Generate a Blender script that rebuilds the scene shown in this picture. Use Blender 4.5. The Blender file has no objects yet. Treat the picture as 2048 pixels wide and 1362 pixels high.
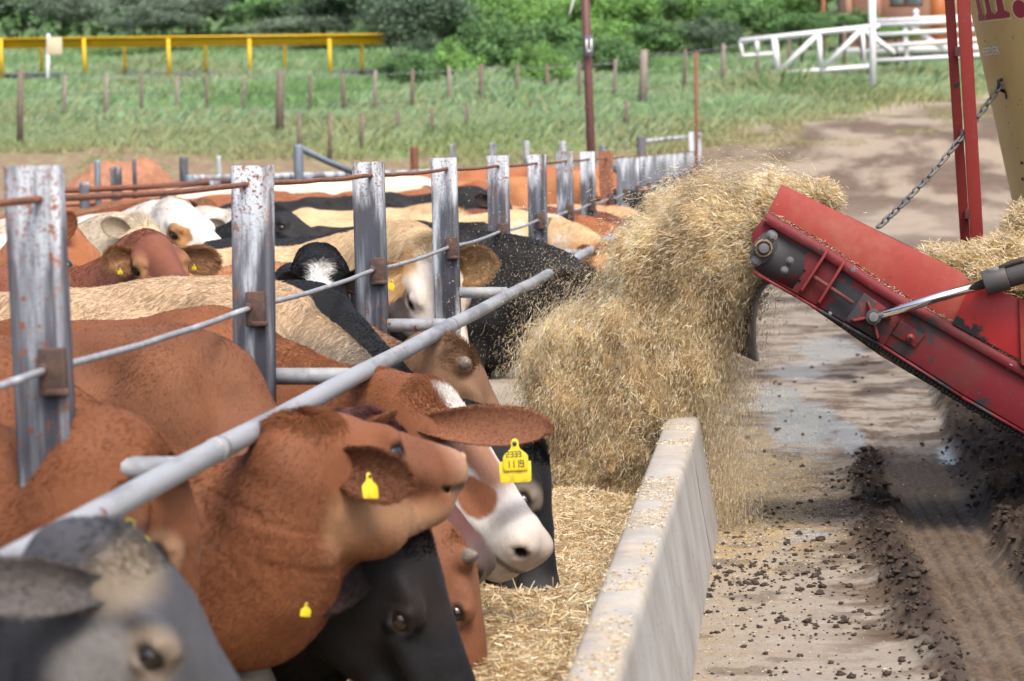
import bpy, math, random
import numpy as np
from mathutils import Vector, Matrix

# ------------------------------------------------------------------ camera, light, exposure
rng = np.random.default_rng(7)
random.seed(7)
SC = bpy.context.scene
COL = SC.collection
FPX = 5518.0                     # focal length measured in pixels of the 2048 px wide photograph
CAM = np.array([0.0, 0.0, 1.75])
_dy = np.array([(1570 - 1024) / FPX, (681 - 290) / FPX, -1.0]); _dy /= np.linalg.norm(_dy)
_roll = math.radians(1.0)
_u = np.array([-math.sin(_roll), math.cos(_roll), 0.0])
_dz = _u - _dy * (_u @ _dy); _dz /= np.linalg.norm(_dz)
_dx = np.cross(_dy, _dz)
W2C = np.stack([_dx, _dy, _dz], axis=1)
cam_d = bpy.data.cameras.new('camera')
cam_d.sensor_width = 36.0
cam_d.lens = FPX / 2048 * 36.0
cam_d.clip_start = 0.1
cam_d.clip_end = 3000
cam_d.dof.use_dof = True
cam_d.dof.focus_distance = 10.8
cam_d.dof.aperture_fstop = 5.2
cam = bpy.data.objects.new('camera', cam_d)
COL.objects.link(cam)
cam.matrix_world = Matrix.Translation(CAM) @ Matrix(W2C.T.tolist()).to_4x4()
SC.camera = cam

SUN_EL, SUN_AZ = 58.0, 150.0      # degrees; azimuth measured from +Y towards +X
w = bpy.data.worlds.new('World'); SC.world = w; w.use_nodes = True
nt = w.node_tree
sky = nt.nodes.new('ShaderNodeTexSky'); sky.sky_type = 'NISHITA'; sky.sun_disc = False
sky.sun_elevation = math.radians(SUN_EL); sky.sun_rotation = math.radians(SUN_AZ)
sky.air_density = 1.0; sky.dust_density = 6.0; sky.ozone_density = 1.0
bg = nt.nodes['Background']; bg.inputs['Strength'].default_value = 0.15
nt.links.new(sky.outputs[0], bg.inputs['Color'])
sun_d = bpy.data.lights.new('sun', 'SUN'); sun_d.energy = 1.25; sun_d.angle = math.radians(20)
sun_d.color = (1.0, 0.965, 0.91)
sun = bpy.data.objects.new('sun', sun_d); COL.objects.link(sun)
_sd = Vector((math.sin(math.radians(SUN_AZ)) * math.cos(math.radians(SUN_EL)),
              math.cos(math.radians(SUN_AZ)) * math.cos(math.radians(SUN_EL)), math.sin(math.radians(SUN_EL))))
sun.rotation_euler = (-_sd).to_track_quat('-Z', 'Y').to_euler()
SC.view_settings.view_transform = 'Standard'
SC.view_settings.look = 'None'
SC.view_settings.exposure = 0.95
SC.view_settings.gamma = 1.0
SC.render.engine = 'CYCLES'
SC.cycles.max_bounces = 6
SC.cycles.diffuse_bounces = 3
SC.cycles.glossy_bounces = 3
SC.cycles.transparent_max_bounces = 4
SC.cycles.use_denoising = True
SC.cycles.caustics_reflective = False
SC.cycles.caustics_refractive = False

def ray(px, py):
    c = np.array([(px - 1024) / FPX, (681 - py) / FPX, -1.0])
    return W2C.T @ c
def at(px, py, Y):
    d = ray(px, py); return CAM + d * (Y / d[1])
def at_x(px, py, X):
    d = ray(px, py); return CAM + d * (X / d[0])
def at_z(px, py, Z):
    d = ray(px, py); return CAM + d * ((Z - CAM[2]) / d[2])
def project(P):
    c = (np.asarray(P, float) - CAM) @ W2C.T
    return 1024 + FPX * c[:, 0] / -c[:, 2], 681 - FPX * c[:, 1] / -c[:, 2], -c[:, 2]

# ------------------------------------------------------------------ noise
def _hash(i, j, k, seed):
    h = (i.astype(np.int64) * 374761393 + j.astype(np.int64) * 668265263 + k.astype(np.int64) * 2147483647 + seed * 974634777) & 0xffffffff
    h = ((h ^ (h >> 13)) * 1274126177) & 0xffffffff
    h = (h ^ (h >> 16)) & 0xffffff
    return h.astype(np.float32) / 0xffffff
def vnoise(P, f=1.0, seed=0):
    P = np.asarray(P, np.float64) * f
    I = np.floor(P); t = (P - I).astype(np.float32); t = t * t * (3 - 2 * t)
    I = I.astype(np.int64); x, y, z = I[:, 0], I[:, 1], I[:, 2]; r = 0
    for a in (0, 1):
        for b in (0, 1):
            for c in (0, 1):
                wgt = (t[:, 0] if a else 1 - t[:, 0]) * (t[:, 1] if b else 1 - t[:, 1]) * (t[:, 2] if c else 1 - t[:, 2])
                r = r + wgt * _hash(x + a, y + b, z + c, seed)
    return r
def fbm(P, f=1.0, o=4, seed=0, g=0.5):
    r, a, n = 0, 1.0, 0
    for k in range(o):
        r = r + a * vnoise(P, f * 2 ** k, seed + 17 * k); n += a; a *= g
    return r / n
def smooth(a, b, x):
    t = np.clip((x - a) / (b - a), 0, 1); return t * t * (3 - 2 * t)
def nrm(v):
    v = np.asarray(v, float); return v / (np.linalg.norm(v, axis=-1, keepdims=True) + 1e-12)

# ------------------------------------------------------------------ objects
def tag(o, label=None, cat=None, group=None, kind=None):
    if label: o['label'] = label
    if cat: o['category'] = cat
    if group: o['group'] = group
    if kind: o['kind'] = kind
    return o
def thing(name, loc, label, cat, group=None):
    o = bpy.data.objects.new(name, None); COL.objects.link(o); o.location = tuple(loc)
    o.empty_display_size = 0.1
    return tag(o, label, cat, group)
def root_loc(o):
    l = np.zeros(3)
    while o is not None:
        l += np.array(o.location); o = o.parent
    return l
def raw_mesh(name, V, F, attrs=None, smooth_=False):
    me = bpy.data.meshes.new(name)
    V = np.asarray(V, np.float32)
    if isinstance(F, np.ndarray):
        n, k = F.shape; loops = F.ravel().astype(np.int32)
        starts = np.arange(0, n * k, k, dtype=np.int32)
    else:
        loops = np.fromiter((i for f in F for i in f), np.int32)
        lens = np.fromiter((len(f) for f in F), np.int32)
        n = len(F); starts = np.concatenate(([0], np.cumsum(lens)[:-1])).astype(np.int32)
    me.vertices.add(len(V)); me.vertices.foreach_set('co', V.ravel())
    me.loops.add(len(loops)); me.loops.foreach_set('vertex_index', loops)
    me.polygons.add(n); me.polygons.foreach_set('loop_start', starts)
    me.update(calc_edges=True)
    me.validate()
    if smooth_:
        me.polygons.foreach_set('use_smooth', np.ones(len(me.polygons), bool))
    for k, a in (attrs or {}).items():
        a = np.asarray(a, np.float32)
        if a.ndim == 2:
            at_ = me.attributes.new(k, 'FLOAT_COLOR', 'POINT')
            at_.data.foreach_set('color', np.concatenate([a, np.ones((len(a), 1), np.float32)], 1).ravel())
        else:
            at_ = me.attributes.new(k, 'FLOAT', 'POINT'); at_.data.foreach_set('value', a)
    return me
def link(name, me, mat=None, parent=None, loc=None):
    if mat is not None: me.materials.append(mat)
    o = bpy.data.objects.new(name, me); COL.objects.link(o)
    if parent is not None: o.parent = parent
    if loc is not None: o.location = tuple(loc)
    return o
def put(name, V, F, mat=None, parent=None, loc=None, attrs=None, smooth_=False, bevel=0, autosmooth=None):
    """vertices in world coordinates; loc = the object's own origin when it is top-level"""
    V = np.array(V, float)
    if parent is not None: V = V - root_loc(parent)
    elif loc is not None: V = V - np.asarray(loc, float)
    o = link(name, raw_mesh(name, V, F, attrs, smooth_), mat, parent, loc if parent is None else None)
    if bevel:
        m = o.modifiers.new('bevel', 'BEVEL'); m.width = bevel; m.segments = 2; m.limit_method = 'ANGLE'; m.angle_limit = math.radians(40)
    return o

class MB:
    """collects shapes that become ONE mesh"""
    def __init__(s): s.V = []; s.F = []; s.n = 0
    def add(s, V, F):
        V = np.asarray(V, float); s.V.append(V); s.F += [tuple(int(i) + s.n for i in f) for f in F]; s.n += len(V); return s
    def box(s, c, size, R=None):
        q = np.array([[x, y, z] for x in (-.5, .5) for y in (-.5, .5) for z in (-.5, .5)]) * np.asarray(size)
        if R is not None: q = q @ np.asarray(R).T
        return s.add(q + np.asarray(c), [(0, 1, 3, 2), (4, 6, 7, 5), (0, 4, 5, 1), (2, 3, 7, 6), (0, 2, 6, 4), (1, 5, 7, 3)])
    def tube(s, pts, r, n=10, cap=True, squash=None):
        pts = np.asarray(pts, float); m = len(pts); r = np.broadcast_to(np.asarray(r, float), (m,))
        T = np.gradient(pts, axis=0) if m > 2 else np.repeat((pts[1] - pts[0])[None], 2, 0); T = nrm(T)
        up = np.array([0, 0, 1.0]) if abs(T[0, 2]) < .9 else np.array([1.0, 0, 0])
        A = nrm(np.cross(T[0], up)); V = []
        for i in range(m):
            A = nrm(A - T[i] * (A @ T[i])); B = np.cross(T[i], A)
            for k in range(n):
                a = 2 * math.pi * k / n; V.append(pts[i] + r[i] * (math.cos(a) * A + math.sin(a) * B))
        F = [(i * n + k, i * n + (k + 1) % n, (i + 1) * n + (k + 1) % n, (i + 1) * n + k) for i in range(m - 1) for k in range(n)]
        if cap: F += [tuple(range(n - 1, -1, -1)), tuple(range((m - 1) * n, m * n))]
        return s.add(V, F)
    def prism(s, poly, depth, O=(0, 0, 0), ax=(1, 0, 0), ay=(0, 0, 1), az=None):
        """polygon (u,v) in the plane O,ax,ay pushed out by depth along az"""
        ax, ay = np.asarray(ax, float), np.asarray(ay, float); az = np.cross(ax, ay) if az is None else np.asarray(az, float)
        P = np.array([np.asarray(O, float) + u * ax + v * ay for u, v in poly]); n = len(P)
        return s.add(np.concatenate([P, P + az * depth]), [tuple(range(n - 1, -1, -1)), tuple(range(n, 2 * n))] + [(i, (i + 1) % n, n + (i + 1) % n, n + i) for i in range(n)])
    def ball(s, c, r, nu=10, nv=8):
        r = np.broadcast_to(np.asarray(r, float), (3,)); V = [[0, 0, 1]]
        for j in range(1, nv):
            for i in range(nu):
                a, b = 2 * math.pi * i / nu, math.pi * j / nv; V.append([math.sin(b) * math.cos(a), math.sin(b) * math.sin(a), math.cos(b)])
        V.append([0, 0, -1]); F = [(0, 1 + i, 1 + (i + 1) % nu) for i in range(nu)]
        for j in range(nv - 2):
            for i in range(nu): F.append((1 + j * nu + i, 1 + (j + 1) * nu + i, 1 + (j + 1) * nu + (i + 1) % nu, 1 + j * nu + (i + 1) % nu))
        L = len(V) - 1; F += [(L, L - nu + (i + 1) % nu, L - nu + i) for i in range(nu)]
        return s.add(np.array(V) * r + np.asarray(c), F)
    def build(s, name, mat, parent=None, loc=None, smooth_=False, bevel=0, attrs=None):
        return put(name, np.concatenate(s.V), s.F, mat, parent, loc, attrs, smooth_, bevel)

# ------------------------------------------------------------------ materials
def mat(name, col, rough=0.6, metal=0.0, spec=0.5):
    m = bpy.data.materials.new(name); m.use_nodes = True
    b = m.node_tree.nodes['Principled BSDF']
    b.inputs['Base Color'].default_value = (*col, 1); b.inputs['Roughness'].default_value = rough
    b.inputs['Metallic'].default_value = metal; b.inputs['Specular IOR Level'].default_value = spec
    return m
class NT:
    """tiny helper for node graphs"""
    def __init__(s, m): s.m = m; s.t = m.node_tree; s.b = s.t.nodes['Principled BSDF']
    def n(s, t, **k):
        x = s.t.nodes.new(t)
        for a, v in k.items():
            if a.startswith('i_'): x.inputs[a[2:].replace('_', ' ')].default_value = v
            else: setattr(x, a, v)
        return x
    def l(s, a, b): s.t.links.new(a, b)
    def coord(s, scale=(1, 1, 1), kind='Object'):
        c = s.n('ShaderNodeTexCoord'); mp = s.n('ShaderNodeMapping'); mp.inputs['Scale'].default_value = scale
        s.l(c.outputs[kind], mp.inputs['Vector']); return mp.outputs[0]
    def noise(s, scale=5, detail=4, rough=.6, vec=None, dist=0):
        x = s.n('ShaderNodeTexNoise'); x.inputs['Scale'].default_value = scale; x.inputs['Detail'].default_value = detail
        x.inputs['Roughness'].default_value = rough; x.inputs['Distortion'].default_value = dist
        s.l(vec if vec is not None else s.coord(), x.inputs['Vector']); return x.outputs['Fac']
    def ramp(s, fac, stops):
        x = s.n('ShaderNodeValToRGB'); e = x.color_ramp.elements
        while len(e) < len(stops): e.new(0.5)
        for q, (p, c) in zip(e, stops):
            q.position = p; q.color = (*c, 1) if len(c) == 3 else c
        s.l(fac, x.inputs[0]); return x.outputs[0]
    def fr(s, fac, a, b):
        x = s.n('ShaderNodeMapRange'); x.interpolation_type = 'SMOOTHSTEP'
        x.inputs['From Min'].default_value = a; x.inputs['From Max'].default_value = b
        s.l(fac, x.inputs['Value']); return x.outputs[0]
    def mix(s, f, a, b, mode='MIX'):
        x = s.n('ShaderNodeMix', data_type='RGBA', blend_type=mode)
        for v, i in ((f, 0), (a, 6), (b, 7)):
            if isinstance(v, (int, float)): x.inputs[i].default_value = v
            elif isinstance(v, tuple): x.inputs[i].default_value = (*v, 1)
            else: s.l(v, x.inputs[i])
        return x.outputs[2]
    def math(s, op, a, b=0.0):
        x = s.n('ShaderNodeMath', operation=op)
        for v, i in ((a, 0), (b, 1)):
            if isinstance(v, (int, float)): x.inputs[i].default_value = v
            else: s.l(v, x.inputs[i])
        return x.outputs[0]
    def attr(s, name, out='Color'):
        return s.n('ShaderNodeAttribute', attribute_name=name).outputs[out]
    def bump(s, h, strength=.3, dist=.01):
        x = s.n('ShaderNodeBump'); x.inputs['Strength'].default_value = strength; x.inputs['Distance'].default_value = dist
        s.l(h, x.inputs['Height']); s.l(x.outputs[0], s.b.inputs['Normal'])
    def base(s, c): s.l(c, s.b.inputs['Base Color'])
    def rough(s, r): s.l(r, s.b.inputs['Roughness'])

def attr_mat(name, attr='col', rough=.7, var=.25, scale=60, bump=0, spec=.3):
    m = mat(name, (.5, .5, .5), rough, 0, spec); t = NT(m)
    f = t.noise(scale, 3); k = t.n('ShaderNodeMapRange'); k.inputs['To Min'].default_value = 1 - var; k.inputs['To Max'].default_value = 1 + var
    t.l(f, k.inputs[0]); t.base(t.mix(1.0, t.attr(attr), k.outputs[0], 'MULTIPLY'))
    if bump: t.bump(f, bump, .01)
    return m

def m_galv(name, tint=(.62, .66, .70), rust=.5, grime=.5, rscale=28, along=2):
    m = mat(name, tint, .5, 0, .5); t = NT(m)
    co = t.coord(); ax = lambda k: tuple(k if i == along else 1 for i in range(3)); st = t.noise(26, 3, .7, t.coord(ax(.07)))
    g = t.noise(7.0, 5, .62, t.coord((1.6, .8, .22) if along == 2 else (1, .2, 1)), 0); g2 = t.noise(38, 3, .7, t.coord(ax(.12)))
    sp = t.n('ShaderNodeSeparateXYZ'); t.l(t.coord(), sp.inputs[0]); z = sp.outputs[2]
    band = t.math('MULTIPLY', t.fr(z, .85, 1.15), t.fr(z, 1.68, 1.40)) if along == 2 else t.math('MULTIPLY', z, 0.0)
    gg = t.math('ADD', t.math('ADD', g, t.math('MULTIPLY', g2, .18)), t.math('MULTIPLY', band, .16))
    c = t.mix(t.math('MULTIPLY', t.fr(gg, .53, .74), grime), tint, (.05, .055, .07))
    c = t.mix(t.math('MULTIPLY', t.fr(st, .45, .8), .3), c, tuple(min(.85, x * 1.35) for x in tint))
    r = t.noise(rscale, 4, .75, co); r2 = t.noise(2.1, 2, .5, co)
    rf = t.noise(rscale * 3.2, 3, .8, co); topz = t.fr(z, 1.42, 1.72) if along == 2 else 0.0
    rm = t.math('MAXIMUM', t.math('MULTIPLY', t.fr(r, .64 - .1 * rust, .69 - .1 * rust), t.fr(r2, .45, .62)), t.math('MULTIPLY', t.fr(rf, .60 - .06 * rust, .64 - .06 * rust), t.math('ADD', t.math('MULTIPLY', t.fr(r2, .35, .6), .35), topz)))
    c = t.mix(rm, c, (.17, .062, .03)); t.base(c)
    t.b.inputs['Metallic'].default_value = .06; t.b.inputs['Roughness'].default_value = .62; t.b.inputs['Specular IOR Level'].default_value = .35
    t.bump(r, .25, .003); return m
def m_rust(name, a=(.20, .075, .038), b=(.09, .04, .028), sc=35):
    m = mat(name, a, .8); t = NT(m); n = t.noise(sc, 5, .7); t.base(t.ramp(n, [(.3, b), (.55, a), (.75, tuple(x * 1.7 for x in a))])); t.bump(n, .5, .004); return m
def m_paint(name, col, wear=(.06, .06, .065), amt=.5, sc=6, rough=.42):
    m = mat(name, col, rough, 0, .5); t = NT(m)
    n1 = t.noise(sc, 6, .65); n2 = t.noise(sc * 9, 3, .6)
    c = t.mix(t.math('MULTIPLY', t.noise(2.3, 3), .5), col, tuple(x * .72 for x in col))
    c = t.mix(t.fr(n1, .66 - .12 * amt, .70 - .12 * amt), c, wear)
    c = t.mix(t.math('MULTIPLY', t.fr(n2, .62, .7), .5), c, tuple(min(1, x * .55 + .06) for x in col))
    m.node_tree.nodes['Principled BSDF'].inputs['Specular IOR Level'].default_value = .3
    t.base(c); t.rough(t.math('ADD', t.math('MULTIPLY', n2, .3), rough - .15)); t.bump(n1, .12, .004); return m
def m_concrete(name, col, sc=1.0):
    m = mat(name, col, .85, 0, .3); t = NT(m)
    n1 = t.noise(2.2 * sc, 6, .65); n2 = t.noise(70 * sc, 3, .7); st = t.noise(9, 4, .6, t.coord((1, 1, .12)))
    c = t.ramp(n1, [(.3, tuple(x * .72 for x in col)), (.7, tuple(x * 1.15 for x in col))])
    c = t.mix(t.math('MULTIPLY', t.fr(st, .5, .75), .35), c, tuple(x * .55 for x in col))
    c = t.mix(t.math('MULTIPLY', n2, .3), c, tuple(x * .7 for x in col)); t.base(c); t.bump(n2, .3, .004); return m
# ------------------------------------------------------------------ cattle: one continuous surface per animal
def surface_nets(F, org, h):
    S = F < 0
    c = S[:-1, :-1, :-1].astype(np.int8)
    cnt = np.zeros_like(c)
    for dx in (0, 1):
        for dy in (0, 1):
            for dz in (0, 1):
                cnt += S[dx:S.shape[0] - 1 + dx, dy:S.shape[1] - 1 + dy, dz:S.shape[2] - 1 + dz]
    act = (cnt > 0) & (cnt < 8)
    I = np.argwhere(act); n = len(I)
    idx = np.full(act.shape, -1, np.int32); idx[act] = np.arange(n, dtype=np.int32)
    val = {}
    for dx in (0, 1):
        for dy in (0, 1):
            for dz in (0, 1):
                val[dx, dy, dz] = F[I[:, 0] + dx, I[:, 1] + dy, I[:, 2] + dz]
    pos = np.zeros((n, 3)); k = np.zeros(n)
    for a in val:
        for ax in range(3):
            if a[ax] == 0:
                b = list(a); b[ax] = 1; b = tuple(b)
                va, vb = val[a], val[b]; m = (va < 0) != (vb < 0)
                t = np.where(m, va / np.where(m, va - vb, 1), 0)
                p = np.array(a, float)[None].repeat(n, 0); p[:, ax] = t
                pos += p * m[:, None]; k += m
    V = org + (I + pos / k[:, None]) * h
    Q = []
    for ax in range(3):
        sl0 = [slice(None)] * 3; sl1 = [slice(None)] * 3
        sl0[ax] = slice(None, -1); sl1[ax] = slice(1, None)
        s0, s1 = S[tuple(sl0)], S[tuple(sl1)]
        E = np.argwhere(s0 != s1)
        u, v = (ax + 1) % 3, (ax + 2) % 3
        ok = (E[:, u] > 0) & (E[:, v] > 0) & (E[:, u] < act.shape[u]) & (E[:, v] < act.shape[v]); E = E[ok]
        flip = s0[E[:, 0], E[:, 1], E[:, 2]]
        def cell(du, dv):
            q = E.copy(); q[:, u] -= du; q[:, v] -= dv; return idx[q[:, 0], q[:, 1], q[:, 2]]
        q = np.stack([cell(1, 1), cell(0, 1), cell(0, 0), cell(1, 0)], 1)
        q[~flip] = q[~flip][:, ::-1]; Q.append(q)
    Q = np.concatenate(Q); return V, Q[(Q >= 0).all(1)]

class Field:
    def __init__(s, lo, hi, h):
        s.h = h; s.org = np.asarray(lo, float); s.dim = np.ceil((np.asarray(hi) - lo) / h).astype(int) + 1
        s.F = np.full(s.dim, 0.6, np.float32)
    def sub(s, lo, hi):
        a = np.clip(np.floor((lo - s.org) / s.h).astype(int), 0, s.dim); b = np.clip(np.ceil((hi - s.org) / s.h).astype(int) + 1, 0, s.dim)
        ax = [(s.org[i] + np.arange(a[i], b[i]) * s.h).astype(np.float32) for i in range(3)]
        return tuple(slice(a[i], b[i]) for i in range(3)), ax[0][:, None, None], ax[1][None, :, None], ax[2][None, None, :]
    def put(s, sl, d, k, op):
        f = s.F[sl]
        if f.size == 0: return
        if op < 0: d = -d; hh = np.maximum(k - np.abs(f - d), 0) / k; s.F[sl] = np.maximum(f, d) + hh * hh * k * .25
        else: hh = np.maximum(k - np.abs(f - d), 0) / k; s.F[sl] = np.minimum(f, d) - hh * hh * k * .25
    def ell(s, c, A, r, k=.05, op=1):
        c = np.asarray(c, float); r = np.asarray(r, float); e = np.sqrt(((A * r[:, None]) ** 2).sum(0)) + k + .05
        sl, X, Y, Z = s.sub(c - e, c + e); X, Y, Z = X - c[0], Y - c[1], Z - c[2]
        k0 = k1 = 0
        for i in range(3):
            q = (X * A[i, 0] + Y * A[i, 1] + Z * A[i, 2]) / r[i]; k0 = k0 + q * q; q = q / r[i]; k1 = k1 + q * q
        k0 = np.sqrt(k0); k1 = np.sqrt(k1) + 1e-9; s.put(sl, k0 * (k0 - 1) / k1, k, op)
    def cone(s, a, b, ra, rb, lat=None, sx=1.0, k=.05, op=1):
        a, b = np.asarray(a, float), np.asarray(b, float); m = max(ra, rb) + k + .05
        sl, X, Y, Z = s.sub(np.minimum(a, b) - m, np.maximum(a, b) + m)
        X, Y, Z = X - a[0], Y - a[1], Z - a[2]; d = b - a; L = d @ d + 1e-9
        t = np.clip((X * d[0] + Y * d[1] + Z * d[2]) / L, 0, 1)
        qx, qy, qz = X - t * d[0], Y - t * d[1], Z - t * d[2]; q2 = qx * qx + qy * qy + qz * qz
        if lat is not None and sx != 1:
            l = qx * lat[0] + qy * lat[1] + qz * lat[2]; q2 = q2 + l * l * (1 / sx ** 2 - 1)
        s.put(sl, (np.sqrt(q2) - (ra + (rb - ra) * t)) * (1 if sx >= 1 else sx ** .4), k, op)

def ear_mesh(base, tip, face, wid, thick=.008, nu=22, nv=13, cup=.45):
    """a cupped leaf; face = direction its opening looks"""
    ax = tip - base; L = np.linalg.norm(ax); ax = ax / L
    f = nrm(face - ax * (face @ ax)); sd = np.cross(ax, f); V = []
    for side in (0, 1):
        for i in range(nu):
            u = i / (nu - 1)
            ww = wid * (.36 + .64 * math.sin(math.pi / 2 * min(1, u / .55)) ** 1.2)
            if u > .55: ww *= math.sqrt(max(0.03, 1 - ((u - .55) / .452) ** 2.3))
            cp = cup * (1.35 - u)
            for j in range(nv):
                v = 2 * j / (nv - 1) - 1
                p = base + ax * (u * L) + sd * (ww * v * (1 - .25 * cp * v * v)) + f * (ww * cp * (v * v) - .10 * L * math.sin(u * 2.2) * .4)
                edge = 1 - abs(v) ** 3
                V.append(p - f * (thick * (edge * .8 + .2) * (1 if side else 0)))
    F = []
    for side in (0, 1):
        o = side * nu * nv
        for i in range(nu - 1):
            for j in range(nv - 1):
                q = (o + i * nv + j, o + (i + 1) * nv + j, o + (i + 1) * nv + j + 1, o + i * nv + j + 1)
                F.append(q if not side else q[::-1])
    o = nu * nv
    for i in range(nu - 1):
        F.append((i * nv, o + i * nv, o + (i + 1) * nv, (i + 1) * nv)); j = nv - 1
        F.append((i * nv + j, (i + 1) * nv + j, o + (i + 1) * nv + j, o + i * nv + j))
    for j in range(nv - 1):
        i = nu - 1; F.append((i * nv + j, i * nv + j + 1, o + i * nv + j + 1, o + i * nv + j))
    return np.array(V), np.array(F), np.tile(np.repeat(np.linspace(0, 1, nu), nv), 2), np.concatenate([np.ones(nu * nv), np.zeros(nu * nv)])

def m_hide():
    m = mat('cattle_hide', (.2, .07, .03), .55, 0, .22); t = NT(m)
    co = t.coord((1, 1, 1)); n = t.noise(95, 4, .7, t.coord((1, 1, .45))); n2 = t.noise(9, 4, .6, co)
    k = t.n('ShaderNodeMapRange'); k.inputs['To Min'].default_value = .84; k.inputs['To Max'].default_value = 1.16; t.l(n, k.inputs[0])
    k2 = t.n('ShaderNodeMapRange'); k2.inputs['To Min'].default_value = .8; k2.inputs['To Max'].default_value = 1.2; t.l(n2, k2.inputs[0])
    c = t.mix(1.0, t.attr('coat'), t.math('MULTIPLY', k.outputs[0], k2.outputs[0]), 'MULTIPLY'); t.base(c)
    wet = t.attr('wet', 'Fac'); t.rough(t.math('SUBTRACT', .66, t.math('MULTIPLY', wet, .36)))
    t.b.inputs['Sheen Weight'].default_value = .03; t.b.inputs['Sheen Roughness'].default_value = .5
    t.bump(t.math('ADD', n, t.math('MULTIPLY', n2, .6)), .4, .006); return m
MHIDE = m_hide()
def m_hair():
    m = mat('cattle_hair', (.2, .07, .03), .5, 0, .16); t = NT(m); t.base(t.attr('coat')); return m
MHAIR = m_hair()
MEYE = mat('eye_dark', (.012, .008, .007), .06, 0, .7)
MHORN = mat('horn', (.30, .25, .20), .6); _t = NT(MHORN); _n = _t.noise(60, 4); _t.base(_t.ramp(_n, [(.3, (.05, .04, .034)), (.7, (.23, .19, .15))])); _t.bump(_n, .5, .004)
MTAG = mat('tag_yellow', (.66, .52, .02), .45); _t = NT(MTAG); _n = _t.noise(40, 4); _t.base(_t.ramp(_n, [(.3, (.45, .34, .03)), (.5, (.68, .54, .02))]))
MINK = mat('tag_ink', (.06, .05, .03), .6)

def mix3(a, b, w): return a + (np.asarray(b) - a) * w[:, None]

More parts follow.
